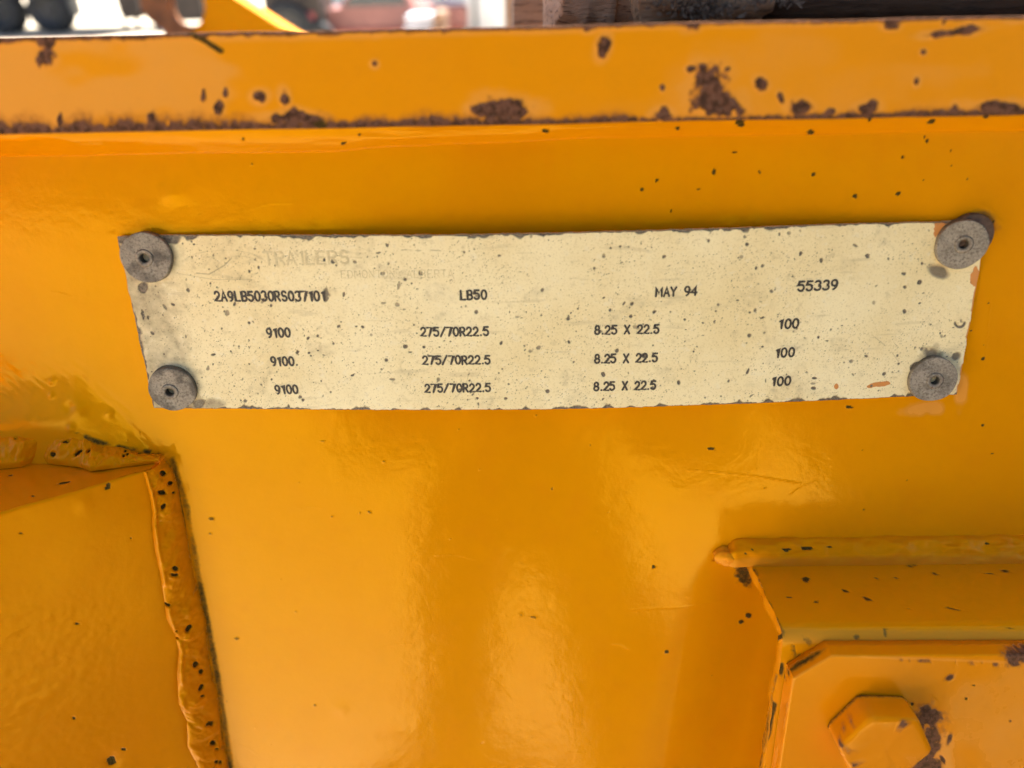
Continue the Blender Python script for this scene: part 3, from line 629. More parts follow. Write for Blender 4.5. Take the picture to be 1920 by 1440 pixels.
# ------------------------------------------------------------------ data plate
def ybow(x):
    t = np.clip(np.abs(x)/0.093, 0, 1)
    return -(0.0014 + 0.0040*(1-t**2)**1.1)
def UB(u, v):
    p = U(u, v, -.003)
    for _ in range(5): p = U(u, v, float(ybow(p[0])))
    return p
plate = empty('data_plate', 'long speckled cream metal data plate with stamped numbers, riveted to the orange beam', 'data plate', None, FRAME)
def plate_body():
    top = np.array([UB(u, v) for u, v in [(219, 444), (330, 441), (500, 441), (660, 441), (830, 441), (1000, 438), (1240, 432), (1400, 427), (1500, 423), (1640, 419), (1760, 416), (1852, 412)]])
    bot = np.array([UB(u, v) for u, v in [(289, 765), (365, 766), (480, 767), (600, 768), (800, 769), (1000, 768), (1160, 765), (1300, 760), (1500, 753), (1600, 748.5), (1700, 744), (1795, 740)]])
    nx, nz = 1180, 250
    s = np.linspace(0, 1, nx); t = np.linspace(0, 1, nz)
    S, T = np.meshgrid(s, t)
    xl = bot[0, 0]*(1-T)+top[0, 0]*T; xr = bot[-1, 0]*(1-T)+top[-1, 0]*T
    # chipped ends
    xl = xl+.0006*(fbm(T*14, T*0, 3)-.5); xr = xr+.0005*(fbm(T*14+5, T*0, 3)-.5)
    X = xl+(xr-xl)*S
    zt = np.interp(X, top[:, 0], top[:, 2])+.00022*(fbm(X*900, X*0, 2)-.5); zb = np.interp(X, bot[:, 0], bot[:, 2])+.00022*(fbm(X*900+7, X*0, 2)-.5)
    Z = zb+(zt-zb)*T; Y = ybow(X)
    P = np.stack([X, Y, Z], -1); px, py = PX(P)
    chips = [(612, 552, 9, 17, 0), (777, 541, 1, 1), (426, 587, 6, 7), (268, 590, 4, 12, -15), (310, 577, 4, 9, -35), (278, 596, 3, 5), (416, 616, 3, 3), (625, 490, 6, 6), (608, 486, 2.5, 6), (717, 513, 6, 4.5), (726, 460, 3, 5.5, -30), (709, 474, 6, 2.5, -10), (789, 512, 4.5, 7, -35), (760, 524, 4, 4), (748, 536, 4, 9, 15), (745, 571, 6, 5), (719, 568, 7, 3, -10), (645, 552, 3, 6, 10), (680, 613, 5, 3, 30), (668, 612, 4, 2), (696, 628, 3, 4), (735, 711, 8, 3, 5), (661, 704, 4, 3, -20), (558, 660, 4, 5, 30), (622, 680, 2, 4), (563, 744, 5, 5), (460, 752, 4, 5, -30), (893, 585, 4.5, 4.5), (874, 574, 3, 4), (970, 594, 6, 4), (1009, 652, 6, 5, -30), (940, 643, 3, 5, 30), (936, 479, 4, 3), (1132, 480, 4.5, 6), (1163, 462, 4, 4), (1145, 465, 3, 2.5), (1245, 481, 4.5, 4), (1246, 480, 3, 3), (1115, 503, 3, 4), (1170, 569, 3, 6, 35), (1227, 585, 4, 6, 40), (1284, 599, 4, 3), (1066, 593, 3, 4), (1183, 593, 4, 4, -30), (1067, 641, 3, 4, -25), (1157, 657, 5, 5), (1131, 702, 5, 6), (1273, 717, 4.5, 6), (1193, 614, 9, 5, 20), (1125, 621, 6, 4), (1207, 667, 6, 6), (822, 712, 5, 6), (948, 747, 4, 3), (954, 720, 3, 2), (1397, 444, 4.5, 4), (1401, 458, 5, 4), (1430, 498, 4.5, 4.5), (1418, 503, 3, 4), (1502, 475, 4.5, 6, 30), (1540, 488, 5, 5), (1604, 460, 7, 3.5, 25), (1627, 480, 6, 5), (1666, 485, 3, 3), (1729, 494, 3.5, 3.5), (1694, 513, 6, 4), (1697, 538, 4, 4), (1724, 529, 6, 6, -30), (1696, 584, 6, 5, -20), (1416, 582, 4, 6, 20), (1406, 586, 3, 3), (1430, 596, 9, 2, -15), (1453, 543, 2.5, 4, 20), (1429, 596, 6, 2.5, -30), (1643, 536, 5, 2, -30), (1802, 601, 3.5, 4.5), (1402, 697, 4, 7, 20), (1513, 698, 3, 3), (1526, 728, 8, 4.5, 5), (1525, 719, 6, 3), (1527, 709, 6, 3), (1535, 632, 3, 4, 30), (1551, 639, 3, 1.5), (1400, 643, 3, 3), (1430, 650, 3, 2), (1383, 563, 4, 2), (1367, 714, 3, 4, 20), (1409, 742, 8, 2.5, -35), (1352, 743, 3, 3), (1599, 702, 4, 2, 30), (1766, 630, 4, 4), (1763, 625, 2, 3), (996, 443, 3, 6, 5), (1480, 437, 5, 5, -30), (1683, 667, 3, 3), (1436, 713, 2, 6), (555, 565, 2, 4), (485, 502, 2.5, 4.5), (508, 573, 4, 4), (440, 570, 3, 5, 20), (353, 544, 4, 6, -30), (550, 563, 3, 3), (478, 487, 4, 3, 40), (392, 505, 3, 2), (364, 458, 3, 2), (478, 466, 4, 3), (390, 690, 4, 6, 10), (400, 665, 5, 3), (448, 650, 3, 3), (438, 648, 2, 2), (596, 657, 3, 2), (578, 634, 3, 5, 40), (568, 750, 4, 4), (620, 735, 3, 3, 20), (541, 762, 4, 6), (760, 650, 6, 5), (770, 660, 5, 2), (795, 650, 4, 4), (640, 643, 2, 2), (897, 757, 2, 4)]
    chip = np.zeros_like(X)
    for (a_, b_, c_, d_, *q_) in chips: chip = np.maximum(chip, rng.uniform(.52, 1.0)*blob(px, py, a_, b_, c_*.74, d_*.74, *q_, rough=.5, sc=.25, soft=.3))
    grime = np.zeros_like(X)
    # random fine specks by grid index
    for i in range(9000):
        ci, cj = rng.integers(0, nz), rng.integers(0, nx)
        if rng.random() > ss(.3, .62, fbm(np.array([cj*.018]), np.array([ci*.03+8]), 3))[0]+.12: continue
        r = min(.32+rng.pareto(3.2)*.42, 3.0); asp = rng.uniform(.45, 1.0); a = rng.uniform(0, math.pi)
        R = 7; i0, i1, j0, j1 = max(ci-R, 0), min(ci+R+1, nz), max(cj-R, 0), min(cj+R+1, nx)
        jj, ii = np.meshgrid(np.arange(j0, j1)-cj, np.arange(i0, i1)-ci)
        e = np.hypot((jj*math.cos(a)+ii*math.sin(a)), (-jj*math.sin(a)+ii*math.cos(a))/asp)
        lv = 1-ss(r*.6, r*1.25+.35, e)
        if r < .8: lv = lv*.85
        chip[i0:i1, j0:j1] = np.maximum(chip[i0:i1, j0:j1], lv*rng.uniform(.5, 1.0))
    # flaking along the edges
    edge_t = (zt-Z)*1000; edge_b = (Z-zb)*1000
    en = fbm(px*.045, py*.02+3, 4); en2 = fbm(px*.05+40, py*.02+3, 4)
    chip = np.maximum(chip, ss(.95, .2, edge_t/np.clip((en-.42)*4.6, .05, 9))); chip = np.maximum(chip, ss(.95, .2, edge_b/np.clip((en2-.42)*5.0, .06, 9)))
    el = (X-xl)*1000; er = (xr-X)*1000
    chip = np.maximum(chip, .8*ss(.95, .2, el/np.clip((fbm(py*.04, px*.02, 4)-.42)*6, .05, 9)))
    # bare metal round the rivets
    chip = np.maximum(chip, .68*blob(px, py, 1758, 508, 20, 12, 20, .4, .06, .4)); chip = np.maximum(chip, .68*blob(px, py, 1748, 668, 18, 21, 0, .5, .09, .5))
    chip = np.maximum(chip, blob(px, py, 1720, 690, 12, 10, -40, .4, .08, .3)); chip = np.maximum(chip, .9*blob(px, py, 268, 540, 10, 12, 0, .4, .08, .3))
    chip = np.maximum(chip, .8*blob(px, py, 323, 447, 18, 9, 0, .5, .08, .3)); chip = np.maximum(chip, .8*blob(px, py, 228, 448, 12, 8)); chip = np.maximum(chip, .7*blob(px, py, 374, 755, 12, 9, -20, .5, .08, .4))
    chip = np.maximum(chip, .7*blob(px, py, 1793, 668, 9, 7, -20, .4, .1, .3)); chip = np.maximum(chip, .8*np.clip(ss(4, 1, np.abs(np.hypot(px-1800, py-604)-9))*ss(600, 606, py), 0, 1))
    chip = np.maximum(chip, .45*ss(2.2, .4, line_d(px, py, [(724, 471), (745, 470), (760, 468), (785, 470), (805, 469), (826, 470)]))*ss(.45, .55, fbm(px*.05, py*0, 2)))
    for pts, lv in (([(368, 512), (392, 514), (420, 498), (434, 484)], .5), ([(470, 682), (520, 640), (560, 600)], .2), ([(880, 695), (872, 730), (850, 748)], .3), ([(1640, 632), (1660, 648)], .4), ([(1672, 660), (1686, 680)], .35), ([(330, 512), (400, 524), (470, 524)], .3)):
        chip = np.maximum(chip, lv*ss(1.9, .3, line_d(px, py, pts)))
    # the faded maker's emblem: a loose script oval
    for (cx, cy, rx, ry) in ((420, 497, 78, 28), (448, 500, 40, 20)):
        e = np.abs(np.hypot((px-cx)/rx, (py-cy)/ry)-1)*ry; grime = np.maximum(grime, .42*ss(2.4, .5, e)*ss(.35, .55, fbm(px*.02, py*.02, 2)))
    for pts in ([(345, 525), (372, 512), (400, 480), (418, 500), (440, 490), (455, 505), (470, 488), (490, 500)], [(395, 512), (430, 520), (470, 524)]):
        grime = np.maximum(grime, .38*ss(8, 1, line_d(px, py, pts))*ss(.3, .6, fbm(px*.04, py*.04, 2)))
    # faint printed rules
    for pts in ([(365, 540), (700, 538)], [(365, 578), (700, 577)], [(365, 578), (362, 690)], [(600, 640), (780, 638)], [(720, 577), (1000, 575)]):
        grime = np.maximum(grime, .22*ss(1.6, .3, line_d(px, py, pts)))
    ends = ss(170, 10, (px-np.interp(py, [443, 765], [219, 289])))*.8
    grime = np.maximum(grime, ends*(.35+.9*fbm(px*.02, py*.02, 3))); grime = np.maximum(grime, .55*ss(110, 40, np.hypot(px-270, py-485))); grime = np.maximum(grime, .6*ss(95, 35, np.hypot(px-319, py-735)))
    grime = np.maximum(grime, .42*ss(80, 45, np.hypot(px-1757, py-715))); grime = np.maximum(grime, .35*ss(30, 0, edge_t*8)*fbm(px*.03, py*.03)); grime = np.maximum(grime, .34*ss(.45, .75, fbm(px*.012+3, py*.02, 4))*ss(1000, 350, px)); grime = np.maximum(grime, .3*ss(.5, .75, fbm(px*.012+30, py*.02, 3)))
    grime = np.maximum(grime, .75*blob(px, py, 380, 762, 40, 12, -10, .5, .05, .6))
    orange = blobs(px, py, [(1764, 428, 12, 16, 20), (1828, 520, 8, 18, 10), (1568, 724, 4, 5), (1650, 721, 22, 4, -3), (1632, 725, 6, 3), (1662, 718, 8, 4), (1775, 418, 14, 8)], rough=.5, sc=.1, soft=.3)
    orange = np.maximum(orange, .8*ss(.45, .15, er)*ss(.45, .6, fbm(py*.02, px*0, 2)))
    P[..., 1] += .00012*ss(.35, .7, chip)
    link('plate', grid_mesh('plate', P, {'chip': chip, 'grime': grime, 'orange': orange}, (0, 0.0009, 0)), PLATE, plate)
plate_body()

def arc(cx, cy, rx, ry, a0, a1, n=14):
    return [(cx+rx*math.cos(math.radians(a0+(a1-a0)*i/n)), cy+ry*math.sin(math.radians(a0+(a1-a0)*i/n))) for i in range(n+1)]
G = {
 '0': [arc(.5, .5, .47, .5, 90, 450, 22)], 'O': [arc(.5, .5, .5, .5, 90, 450, 22)],
 '1': [[(.22, .80), (.55, 1), (.55, 0)]],
 '2': [arc(.48, .70, .43, .30, 165, -35, 12)+[(.03, 0), (.97, 0)]],
 '3': [arc(.45, .75, .42, .25, 150, -80, 10)+arc(.45, .27, .50, .27, 80, -150, 12)],
 '4': [[(.74, 0), (.74, 1), (.0, .30), (1, .30)]],
 '5': [[(.90, 1), (.16, 1), (.09, .54)]+arc(.46, .33, .48, .33, 118, -150, 12)],
 '7': [[(.02, 1), (.97, 1), (.38, 0)]],
 '8': [arc(.5, .75, .38, .25, -90, 270, 16), arc(.5, .26, .47, .26, 90, 450, 16)],
 '9': [arc(.5, .69, .44, .31, 0, 360, 18)+arc(.36, .62, .58, .62, 5, -85, 8)],
 'A': [[(.0, 0), (.5, 1), (1, 0)], [(.2, .34), (.8, .34)]],
 'B': [[(.06, 0), (.06, 1), (.5, 1)]+arc(.52, .76, .38, .24, 90, -90, 8)+[(.10, .52)], [(.5, .52)]+arc(.54, .26, .42, .26, 90, -90, 8)+[(.06, 0)]],
 'C': [arc(.52, .5, .48, .5, 45, 315, 14)], 'D': [[(.06, 0), (.06, 1), (.4, 1)]+arc(.42, .5, .54, .5, 88, -88, 12)+[(.06, 0)]],
 'E': [[(.95, 1), (.08, 1), (.08, 0), (.95, 0)], [(.1, .52), (.8, .52)]], 'I': [[(.5, 0), (.5, 1)]],
 'L': [[(.08, 1), (.08, 0), (.95, 0)]], 'M': [[(.0, 0), (.06, 1), (.5, .3), (.94, 1), (1, 0)]], 'N': [[(.05, 0), (.05, 1), (.95, 0), (.95, 1)]],
 'R': [[(.06, 0), (.06, 1), (.5, 1)]+arc(.54, .74, .40, .26, 90, -90, 8)+[(.10, .48)], [(.5, .48), (.98, 0)]],
 'S': [arc(.5, .74, .40, .26, 30, 250, 12)+arc(.5, .26, .45, .26, 80, -150, 12)],
 'T': [[(0, 1), (1, 1)], [(.5, 1), (.5, 0)]], 'X': [[(.02, 0), (.98, 1)], [(.02, 1), (.98, 0)]],
 'Y': [[(0, 1), (.5, .48), (1, 1)], [(.5, .48), (.5, 0)]], '/': [[(.02, -.04), (.95, 1.04)]], '.': [[(.38, .04), (.42, .04)]], ',': [[(.5, .05), (.35, -.2)]], ' ': []}
ADV = {'.': .55, ' ': .95, '1': .82, ',': .55, 'I': .6, 'M': 1.15}
def text(s, u0, v0, u1, v1, hpx, mat=INK, wd=.235, jit=.012, name='stamped_text', lift=.00006):
    p0, p1 = UB(u0, v0), UB(u1, v1); hh = np.linalg.norm(UB(u0, v0-hpx)-p0)
    ex = p1[[0, 2]]-p0[[0, 2]]; Lw = np.linalg.norm(ex); ex = ex/Lw; ez = np.array([-ex[1], ex[0]])
    adv = [ADV.get(c, 1.0) for c in s]; gw = .74
    tot = sum(adv[:-1])+gw*adv[-1]; unit = Lw/tot
    V, F = [], []; x = 0; k = 0; R = wd*hh/2
    for c, a in zip(s, adv):
        w_ = unit*gw*(1.0 if c != '.' else .5)*(1.12 if c == 'M' else 1)
        ox, oz = rng.normal(0, jit)*hh, rng.normal(0, jit)*hh
        for st in G[c]:
            pts = np.array([(x*unit+ox+a_*w_, b_*hh+oz) for a_, b_ in st])
            closed = np.linalg.norm(pts[0]-pts[-1]) < 1e-7 and len(pts) > 5
            if closed: pts = pts[:-1]
            n = len(pts); k += 1; y_off = -lift-.000006*(k % 5)
            base = len(V)
            def tang(i):
                if closed: a0, a1 = pts[(i-1) % n], pts[(i+1) % n]
                else: a0, a1 = pts[max(i-1, 0)], pts[min(i+1, n-1)]
                d = a1-a0; return d/max(np.linalg.norm(d), 1e-9)
            rows = []
            if not closed:
                t0 = tang(0); rows += [(pts[0]-t0*R*.98, t0, .25), (pts[0]-t0*R*.7, t0, .72)]
            for i in range(n):
                t_ = tang(i); sc = 1.0
                if 0 < i < n-1 or closed:
                    d0 = pts[i]-pts[i-1]; d1 = pts[(i+1) % n]-pts[i]
                    cs = np.dot(d0, d1)/max(np.linalg.norm(d0)*np.linalg.norm(d1), 1e-12); sc = min(1/max(math.sqrt((1+max(min(cs, 1), -1))/2), .45), 1.8)
                rows.append((pts[i], t_, sc*(1+rng.normal(0, .05))))
            if not closed:
                t1 = tang(n-1); rows += [(pts[-1]+t1*R*.7, t1, .72), (pts[-1]+t1*R*.98, t1, .25)]
            for (p, t_, sc) in rows:
                nn = np.array([-t_[1], t_[0]])
                for q, dz in ((-1, 0), (0, -.00002), (1, 0)):
                    q2 = p+nn*R*sc*q; loc = p0[[0, 2]]+ex*q2[0]+ez*q2[1]
                    V.append((loc[0], float(ybow(loc[0]))+y_off+dz, loc[1]))
            m_ = len(rows)
            for i in range(m_ if closed else m_-1):
                j = (i+1) % m_
                for q in (0, 1): F.append((base+3*i+q, base+3*j+q, base+3*j+q+1, base+3*i+q+1))
        x += a
    me = bpy.data.meshes.new(name); me.from_pydata(V, [], F); me.validate(); me.update()
    o = link(name, me, mat, plate); return o
TX = [('2A9LB5030RS037101', 404.5, 564, 611, 563.5, 17), ('LB50', 863.5, 561.5, 912, 561, 16.5), ('MAY 94', 1229.5, 555.5, 1306, 553, 16), ('55339', 1495.5, 545.5, 1569, 542, 17),
      ('9100', 501.5, 632, 545, 631.5, 16), ('9100', 509.5, 685.5, 552, 685, 15.5), ('9100', 517.5, 738, 559, 737, 15),
      ('275/70R22.5', 789.5, 630, 916, 629, 15.5), ('275/70R22.5', 793.5, 683, 919, 682, 15), ('275/70R22.5', 797.5, 735, 920, 734, 14.5),
      ('8.25 X 22.5', 1115.5, 626.5, 1235, 624.5, 15.5), ('8.25 X 22.5', 1115, 680.5, 1232, 678, 15.5), ('8.25 X 22.5', 1113.5, 732, 1229, 729.5, 15),
      ('100', 1459, 616, 1496, 614.5, 16.5), ('100', 1453, 670, 1488, 668, 16), ('100', 1446, 723, 1481, 721.5, 15.5)]
for a in TX: text(*a)
text('TRAILERS', 497, 496, 654, 494, 23, GHOST, .19, .01, 'faded_print', .00004)
text('EDMONTON, ALBERTA', 640, 521, 850, 520, 14, GHOST, .09, .01, 'faded_print', .00004)

def rivets():
    for i, (u, v, hu, hv, rp, tilt) in enumerate([(270, 485, 266, 486, 49, (-3, 3)), (1809, 460, 1813, 459, 50, (2, -5)), (319, 732.5, 314, 738, 43.5, (2, 4)), (1754, 714.5, 1758, 717, 45, (-2, -4))]):
        p = U(u, v, -.0040)
        R = .5*(np.linalg.norm(U(u+rp, v, -.004)-p)+np.linalg.norm(U(u, v-rp*.96, -.004)-p))*(.985 if u < 960 else .955)
        h = .0012
        # hub hole is centred where the mandrel broke off, slightly off the disc's middle
        off = U(hu, hv, -.0042)-p
        n, rings = 72, [(R, -.0012), (R, .0), (R*.998, h*.75), (R*.99, h*.93), (R*.975, h), (R*.93, h*1.0)]+[(R*q, h*(1+.01*(1-q))) for q in np.linspace(.86, .30, 12)]+[(.0021, h*1.02), (.0017, h*1.02), (.0012, h*.98), (.00102, h*.85), (.00098, h*.2), (.00096, -.0030), (.0001, -.0031)]
        P = np.zeros((len(rings), n+1, 3))
        for a, (r, hh) in enumerate(rings):
            k = np.clip((R*.8-r)/(R*.6), 0, 1)
            th = np.linspace(0, 2*math.pi, n+1); rr = r*(1+.012*np.sin(3*th+i)+.008*np.sin(5*th+2*i)*(r > R*.7))
            P[a] = np.stack([rr*np.cos(th)+k*off[0], np.full_like(th, -hh), rr*np.sin(th)+k*off[2]], -1)
        fl = P[..., 1]
        fl -= .00022*(fbm(P[..., 0]*500+9*i+50, P[..., 2]*500+50, 3)-.5)*(np.array([[r > .0015] for r, _ in rings]))
        hole = np.array([[1.0 if r < .00105 else (.5 if r < .0014 else 0)] for r, _ in rings])*np.ones((1, n+1))
        g = .75*ss(.5, .7, fbm(P[..., 0]*350+20*i+70, P[..., 2]*350+70, 3))*(1 if i in (0, 2) else .55)
        g = np.maximum(g, hole); g = np.maximum(g, .8*np.array([[1.0 if hh < h*.5 and r > R*.9 else 0] for r, hh in rings])*np.ones((1, n+1)))
        # a painted-over flat on the outer rim where the disc was brushed
        o = link('rivet', grid_mesh('rivet', P, {'grime': g}), ZINC, plate)
        o.location = Vector(p)+Vector((0, .0019, 0)); o.rotation_euler = (math.radians(tilt[0]), 0, math.radians(tilt[1]))
        if i == 1:
            q = U(1838, 424, -.0022); me = lathe_mesh('backing_washer', [(.0052, -.001), (.0052, .0006), (.0048, .001), (.0001, .001)], 40)
            w_ = link('backing_washer', me, simple('rust_brown_washer', (0.20, 0.105, 0.05), .7, 900, .5), plate); w_.location = Vector(q)-Vector((.0012, -.0012, .0024)); w_.scale = (1, .8, 1)
rivets()

# ------------------------------------------------------------------ lug on the deck behind
def lug():
    y0, y1 = 0.86, 0.96
    g = lambda u, v, y=y0: np.array(U(u, v, y)[[0, 2]])
    c = g(356, 8); rx = g(383, 8)[0]-c[0]; rz = c[1]-g(356, 49)[1]; zb = 0.0425
    arc_ = lambda a0, a1, kx, kz, n=20: [(c[0]+kx*math.cos(math.radians(a0+(a1-a0)*i/n)), c[1]+kz*math.sin(math.radians(a0+(a1-a0)*i/n))) for i in range(n+1)]
    sh = [g(610, 92), g(545, 60), g(518, 46), g(446, 0), g(395, -34)]
    face = arc_(-95, 85, rx, rz)+[(c[0]+.01, c[1]+rz*1.9)]+[tuple(p) for p in sh[::-1]]+[(sh[0][0]+.01, zb), (c[0], zb)]
    link('lug', prism_mesh('lug', face[::-1], y0, y1), PAINT_LUG, trailer)
    ox, oz = c[0]-g(276, 0)[0], rz*1.45
    eye = arc_(270, 82, ox, oz, 24)+arc_(82, 270, rx, rz, 24)
    foot = [(c[0]-ox*.75, zb), (c[0]+.001, zb), (c[0]+.001, c[1]-rz*1.02), (c[0]-ox*.55, c[1]-rz*1.05)]
    EYE = simple('shaded_orange', (0.26, 0.10, 0.03), .7, 60, .45)  # brown colour carries the shade on the eye and foot
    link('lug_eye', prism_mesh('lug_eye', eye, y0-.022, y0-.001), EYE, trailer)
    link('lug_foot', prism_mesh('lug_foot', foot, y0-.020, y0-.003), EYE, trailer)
lug()

# ------------------------------------------------------------------ weathered timber on the flange
def wood_material(name, a, b, dark):
    N = NT(name); g = N.noise(60, 5, .6, .4, None, (.12, 1, 2.2)); f = N.noise(420, 4, .7, 0, None, (.2, 1, 1.6)); m_ = N.noise(18, 3)
    c = N.mix(N.ramp(g, .3, .7), a, b); c = N.mix(N.math('MULTIPLY', N.ramp(f, .5, .68), .7), c, dark); c = N.mix(N.math('MULTIPLY', N.ramp(m_, .5, .75), .4), c, dark)
    n = N.bump(g, .0012); n = N.bump(f, .0006, 1, n)
    return N.done(c, .9, n)
WOOD = wood_material('grey_weathered_wood', (0.46, 0.33, 0.225), (0.31, 0.215, 0.145), (0.028, 0.018, 0.011))
WOOD_B = wood_material('brown_rough_wood', (0.30, 0.19, 0.105), (0.19, 0.12, 0.066), (0.016, 0.010, 0.006))
WOOD_D = wood_material('dark_shade_wood', (0.095, 0.052, 0.026), (0.060, 0.033, 0.017), (0.018, 0.012, 0.008))  # shade on the right-hand wood is put into this dark colour
WOOD_T = wood_material('tan_board_wood', (0.52, 0.36, 0.22), (0.46, 0.31, 0.19), (0.3, 0.2, 0.12))
def timber(name, x0, x1, y0, y1, z0, z1, mat, label, amp, seed, round_=.012, grp=None):
    n1, n2 = 70, 72
    per = []
    a = np.linspace(0, 2*math.pi, n2+1)
    e = 3.6
    cs, sn = np.cos(a), np.sin(a); rr = (np.abs(cs)**e+np.abs(sn)**e)**(-1/e)
    cy, cz, hy, hz = (y0+y1)/2, (z0+z1)/2, (y1-y0)/2, (z1-z0)/2
    xs = np.linspace(0, 1, n1); P = np.zeros((n1+4, n2+1, 3))
    prof = np.concatenate([[0, 0, 0], xs[1:-1], [1, 1, 1]]); scl = np.concatenate([[.02, .6, .93], np.ones(n1-2), [.93, .6, .02]])
    P = np.zeros((len(prof), n2+1, 3))
    for i, (t, s) in enumerate(zip(prof, scl)):
        P[i, :, 0] = x0+(x1-x0)*t; P[i, :, 1] = cy+hy*rr*cs*s; P[i, :, 2] = cz+hz*rr*sn*s
    A = np.repeat(a[None], len(prof), 0); A[:, -1] = 0
    N_ = fbm(P[..., 0]*22+seed, A*5+seed*.3, 4)-.5; N2 = fbm(P[..., 0]*140+seed, A*22+seed, 3)-.5
    N_[:, -1] = N_[:, 0]; N2[:, -1] = N2[:, 0]
    k = amp*(N_*1.6+N2*.7)
    P[..., 1] += k*cs; P[..., 2] += k*sn; P[..., 0] += amp*.8*(fbm(A*3, A*0+seed, 3)-.5)*np.sign(prof-.5)[:, None]
    P[..., 2] = np.maximum(P[..., 2], z0)
    o = empty(name, label, 'timber', grp, FRAME)
    link('beam', grid_mesh('beam', P), mat, o); return o
ZT = 0.0642
xA = U(1046, 30, .035)[0]; xB = U(1185, 30, .035)[0]
t1 = timber('timber', xA, U(1262, 30, .03)[0], .026, .12, ZT, .17, WOOD, 'grey weathered timber end resting on the rusty flange, next to the dark gap', .011, 3)
t2 = timber('timber', U(1205, 25, .012)[0], U(1420, 25, .012)[0], .004, .024, ZT, .13, WOOD_B, 'rough brown timber slab with frayed splinters, lying on the flange edge', .008, 21)
t3 = timber('timber', U(1395, 20, .02)[0], .42, .012, .11, ZT, .15, WOOD_D, 'long timber with painted dark shade along the right end of the flange', .010, 37)
t4 = timber('timber', U(962, 30, .16)[0], U(1034, 30, .15)[0], .14, .20, .043, .24, WOOD, 'blurred brown upright timber block behind the flange, left of the other timbers', .004, 51)
# splinters and flakes frayed from the slab
def splinters():
    V, F = [], []
    for i in range(420):
        u = rng.normal(1310, 26) if i < 320 else rng.uniform(1210, 1500); v = rng.uniform(-10, 31 if u < 1400 else 10)
        p = U(u, v, .003+rng.uniform(-.0035, .002)); L = rng.uniform(.0004, .0013); a = rng.uniform(0, 2*math.pi); wd = L*rng.uniform(.12, .4)
        d = np.array([math.cos(a), rng.uniform(-.7, .2), math.sin(a)]); q = np.array([-math.sin(a), rng.uniform(-.4, .4), math.cos(a)]); b = len(V)
        p[2] = max(p[2], ZT+.002)
        c = [p-q*wd, p+q*wd, p+d*L+q*wd*.4, p+d*L*1.3, p+d*L*.6-q*wd]; nrm = np.array([0, -.00012, 0])
        V += [tuple(x) for x in c]+[tuple(x-nrm*2) for x in c]
        F += [tuple(b+k for k in range(5)), tuple(b+9-k for k in range(5))]+[(b+k, b+5+k, b+5+(k+1) % 5, b+(k+1) % 5) for k in range(5)]
    me = bpy.data.meshes.new('splinters'); me.from_pydata(V, [], F); me.validate(); me.update()
    o = link('splinters', me, wood_material('splinter_wood', (0.19, 0.15, 0.11), (0.08, 0.055, 0.035), (0.02, 0.014, 0.01)), t2); o['kind'] = 'stuff'
splinters()
bd = empty('board', 'narrow pale tan board standing upright on the deck beside the white cabinet', 'board', None, FRAME)
_p = U(946, 20, 1.2); _q = U(961, 20, 1.2)
link('plank', box_mesh('plank', (_p[0], 1.2, .0425), (_q[0]+.004, 1.24, .62), .002), WOOD_T, bd)

# ------------------------------------------------------------------ the yard behind: parked vehicles
RUBBER = simple('tyre_rubber', (0.022, 0.024, 0.028), .8, 30, .4)
RIM = simple('grey_rim', (0.10, 0.10, 0.105), .5, 40, .4, .3)
CHAS = simple('dark_brown_chassis', (0.045, 0.032, 0.026), .7, 6, .5)
STEEL = simple('grey_steel', (0.17, 0.18, 0.19), .5, 8, .4, .4)
WHITE = simple('white_body_paint', (0.82, 0.83, 0.82), .4, 3, .08)
SEAM = simple('grey_door_seal', (0.30, 0.31, 0.30), .6, 8, .3)
RED = simple('faded_red_paint', (0.42, 0.10, 0.09), .4, 5, .3)
PINK = simple('dusty_pink_red_paint', (0.34, 0.14, 0.12), .5, 5, .3)
BLUE = simple('blue_lamp', (0.06, 0.07, 0.22), .4, 9, .3)
GLASS = simple('dark_glass', (0.04, 0.05, 0.06), .08, 4, .2)
TEAL = simple('pale_teal_cladding', (0.66, 0.78, 0.74), .6, 1, .08)
LAMP = simple('chrome_lamp', (0.85, 0.86, 0.9), .12, 9, .05, .8)
def wheel(parent, x, y, z, r, wd, name='wheel'):
    h = empty(name); h.parent = parent; h.location = (x, y, z)
    tp = [(r*.56, -wd/2), (r*.80, -wd/2), (r*.95, -wd*.46), (r, -wd*.34), (r, wd*.34), (r*.95, wd*.46), (r*.80, wd/2), (r*.56, wd/2), (r*.56, -wd/2)]
    link('tyre', lathe_mesh('tyre', tp, 40), RUBBER, h)
    rp = [(r*.57, wd*.44), (r*.50, wd*.40), (r*.46, wd*.10), (r*.24, wd*.06), (r*.20, wd*.30), (r*.10, wd*.34), (r*.001, wd*.34), (r*.001, -.4*wd), (r*.57, -.4*wd)]
    link('rim', lathe_mesh('rim', rp, 40), RIM, h); return h
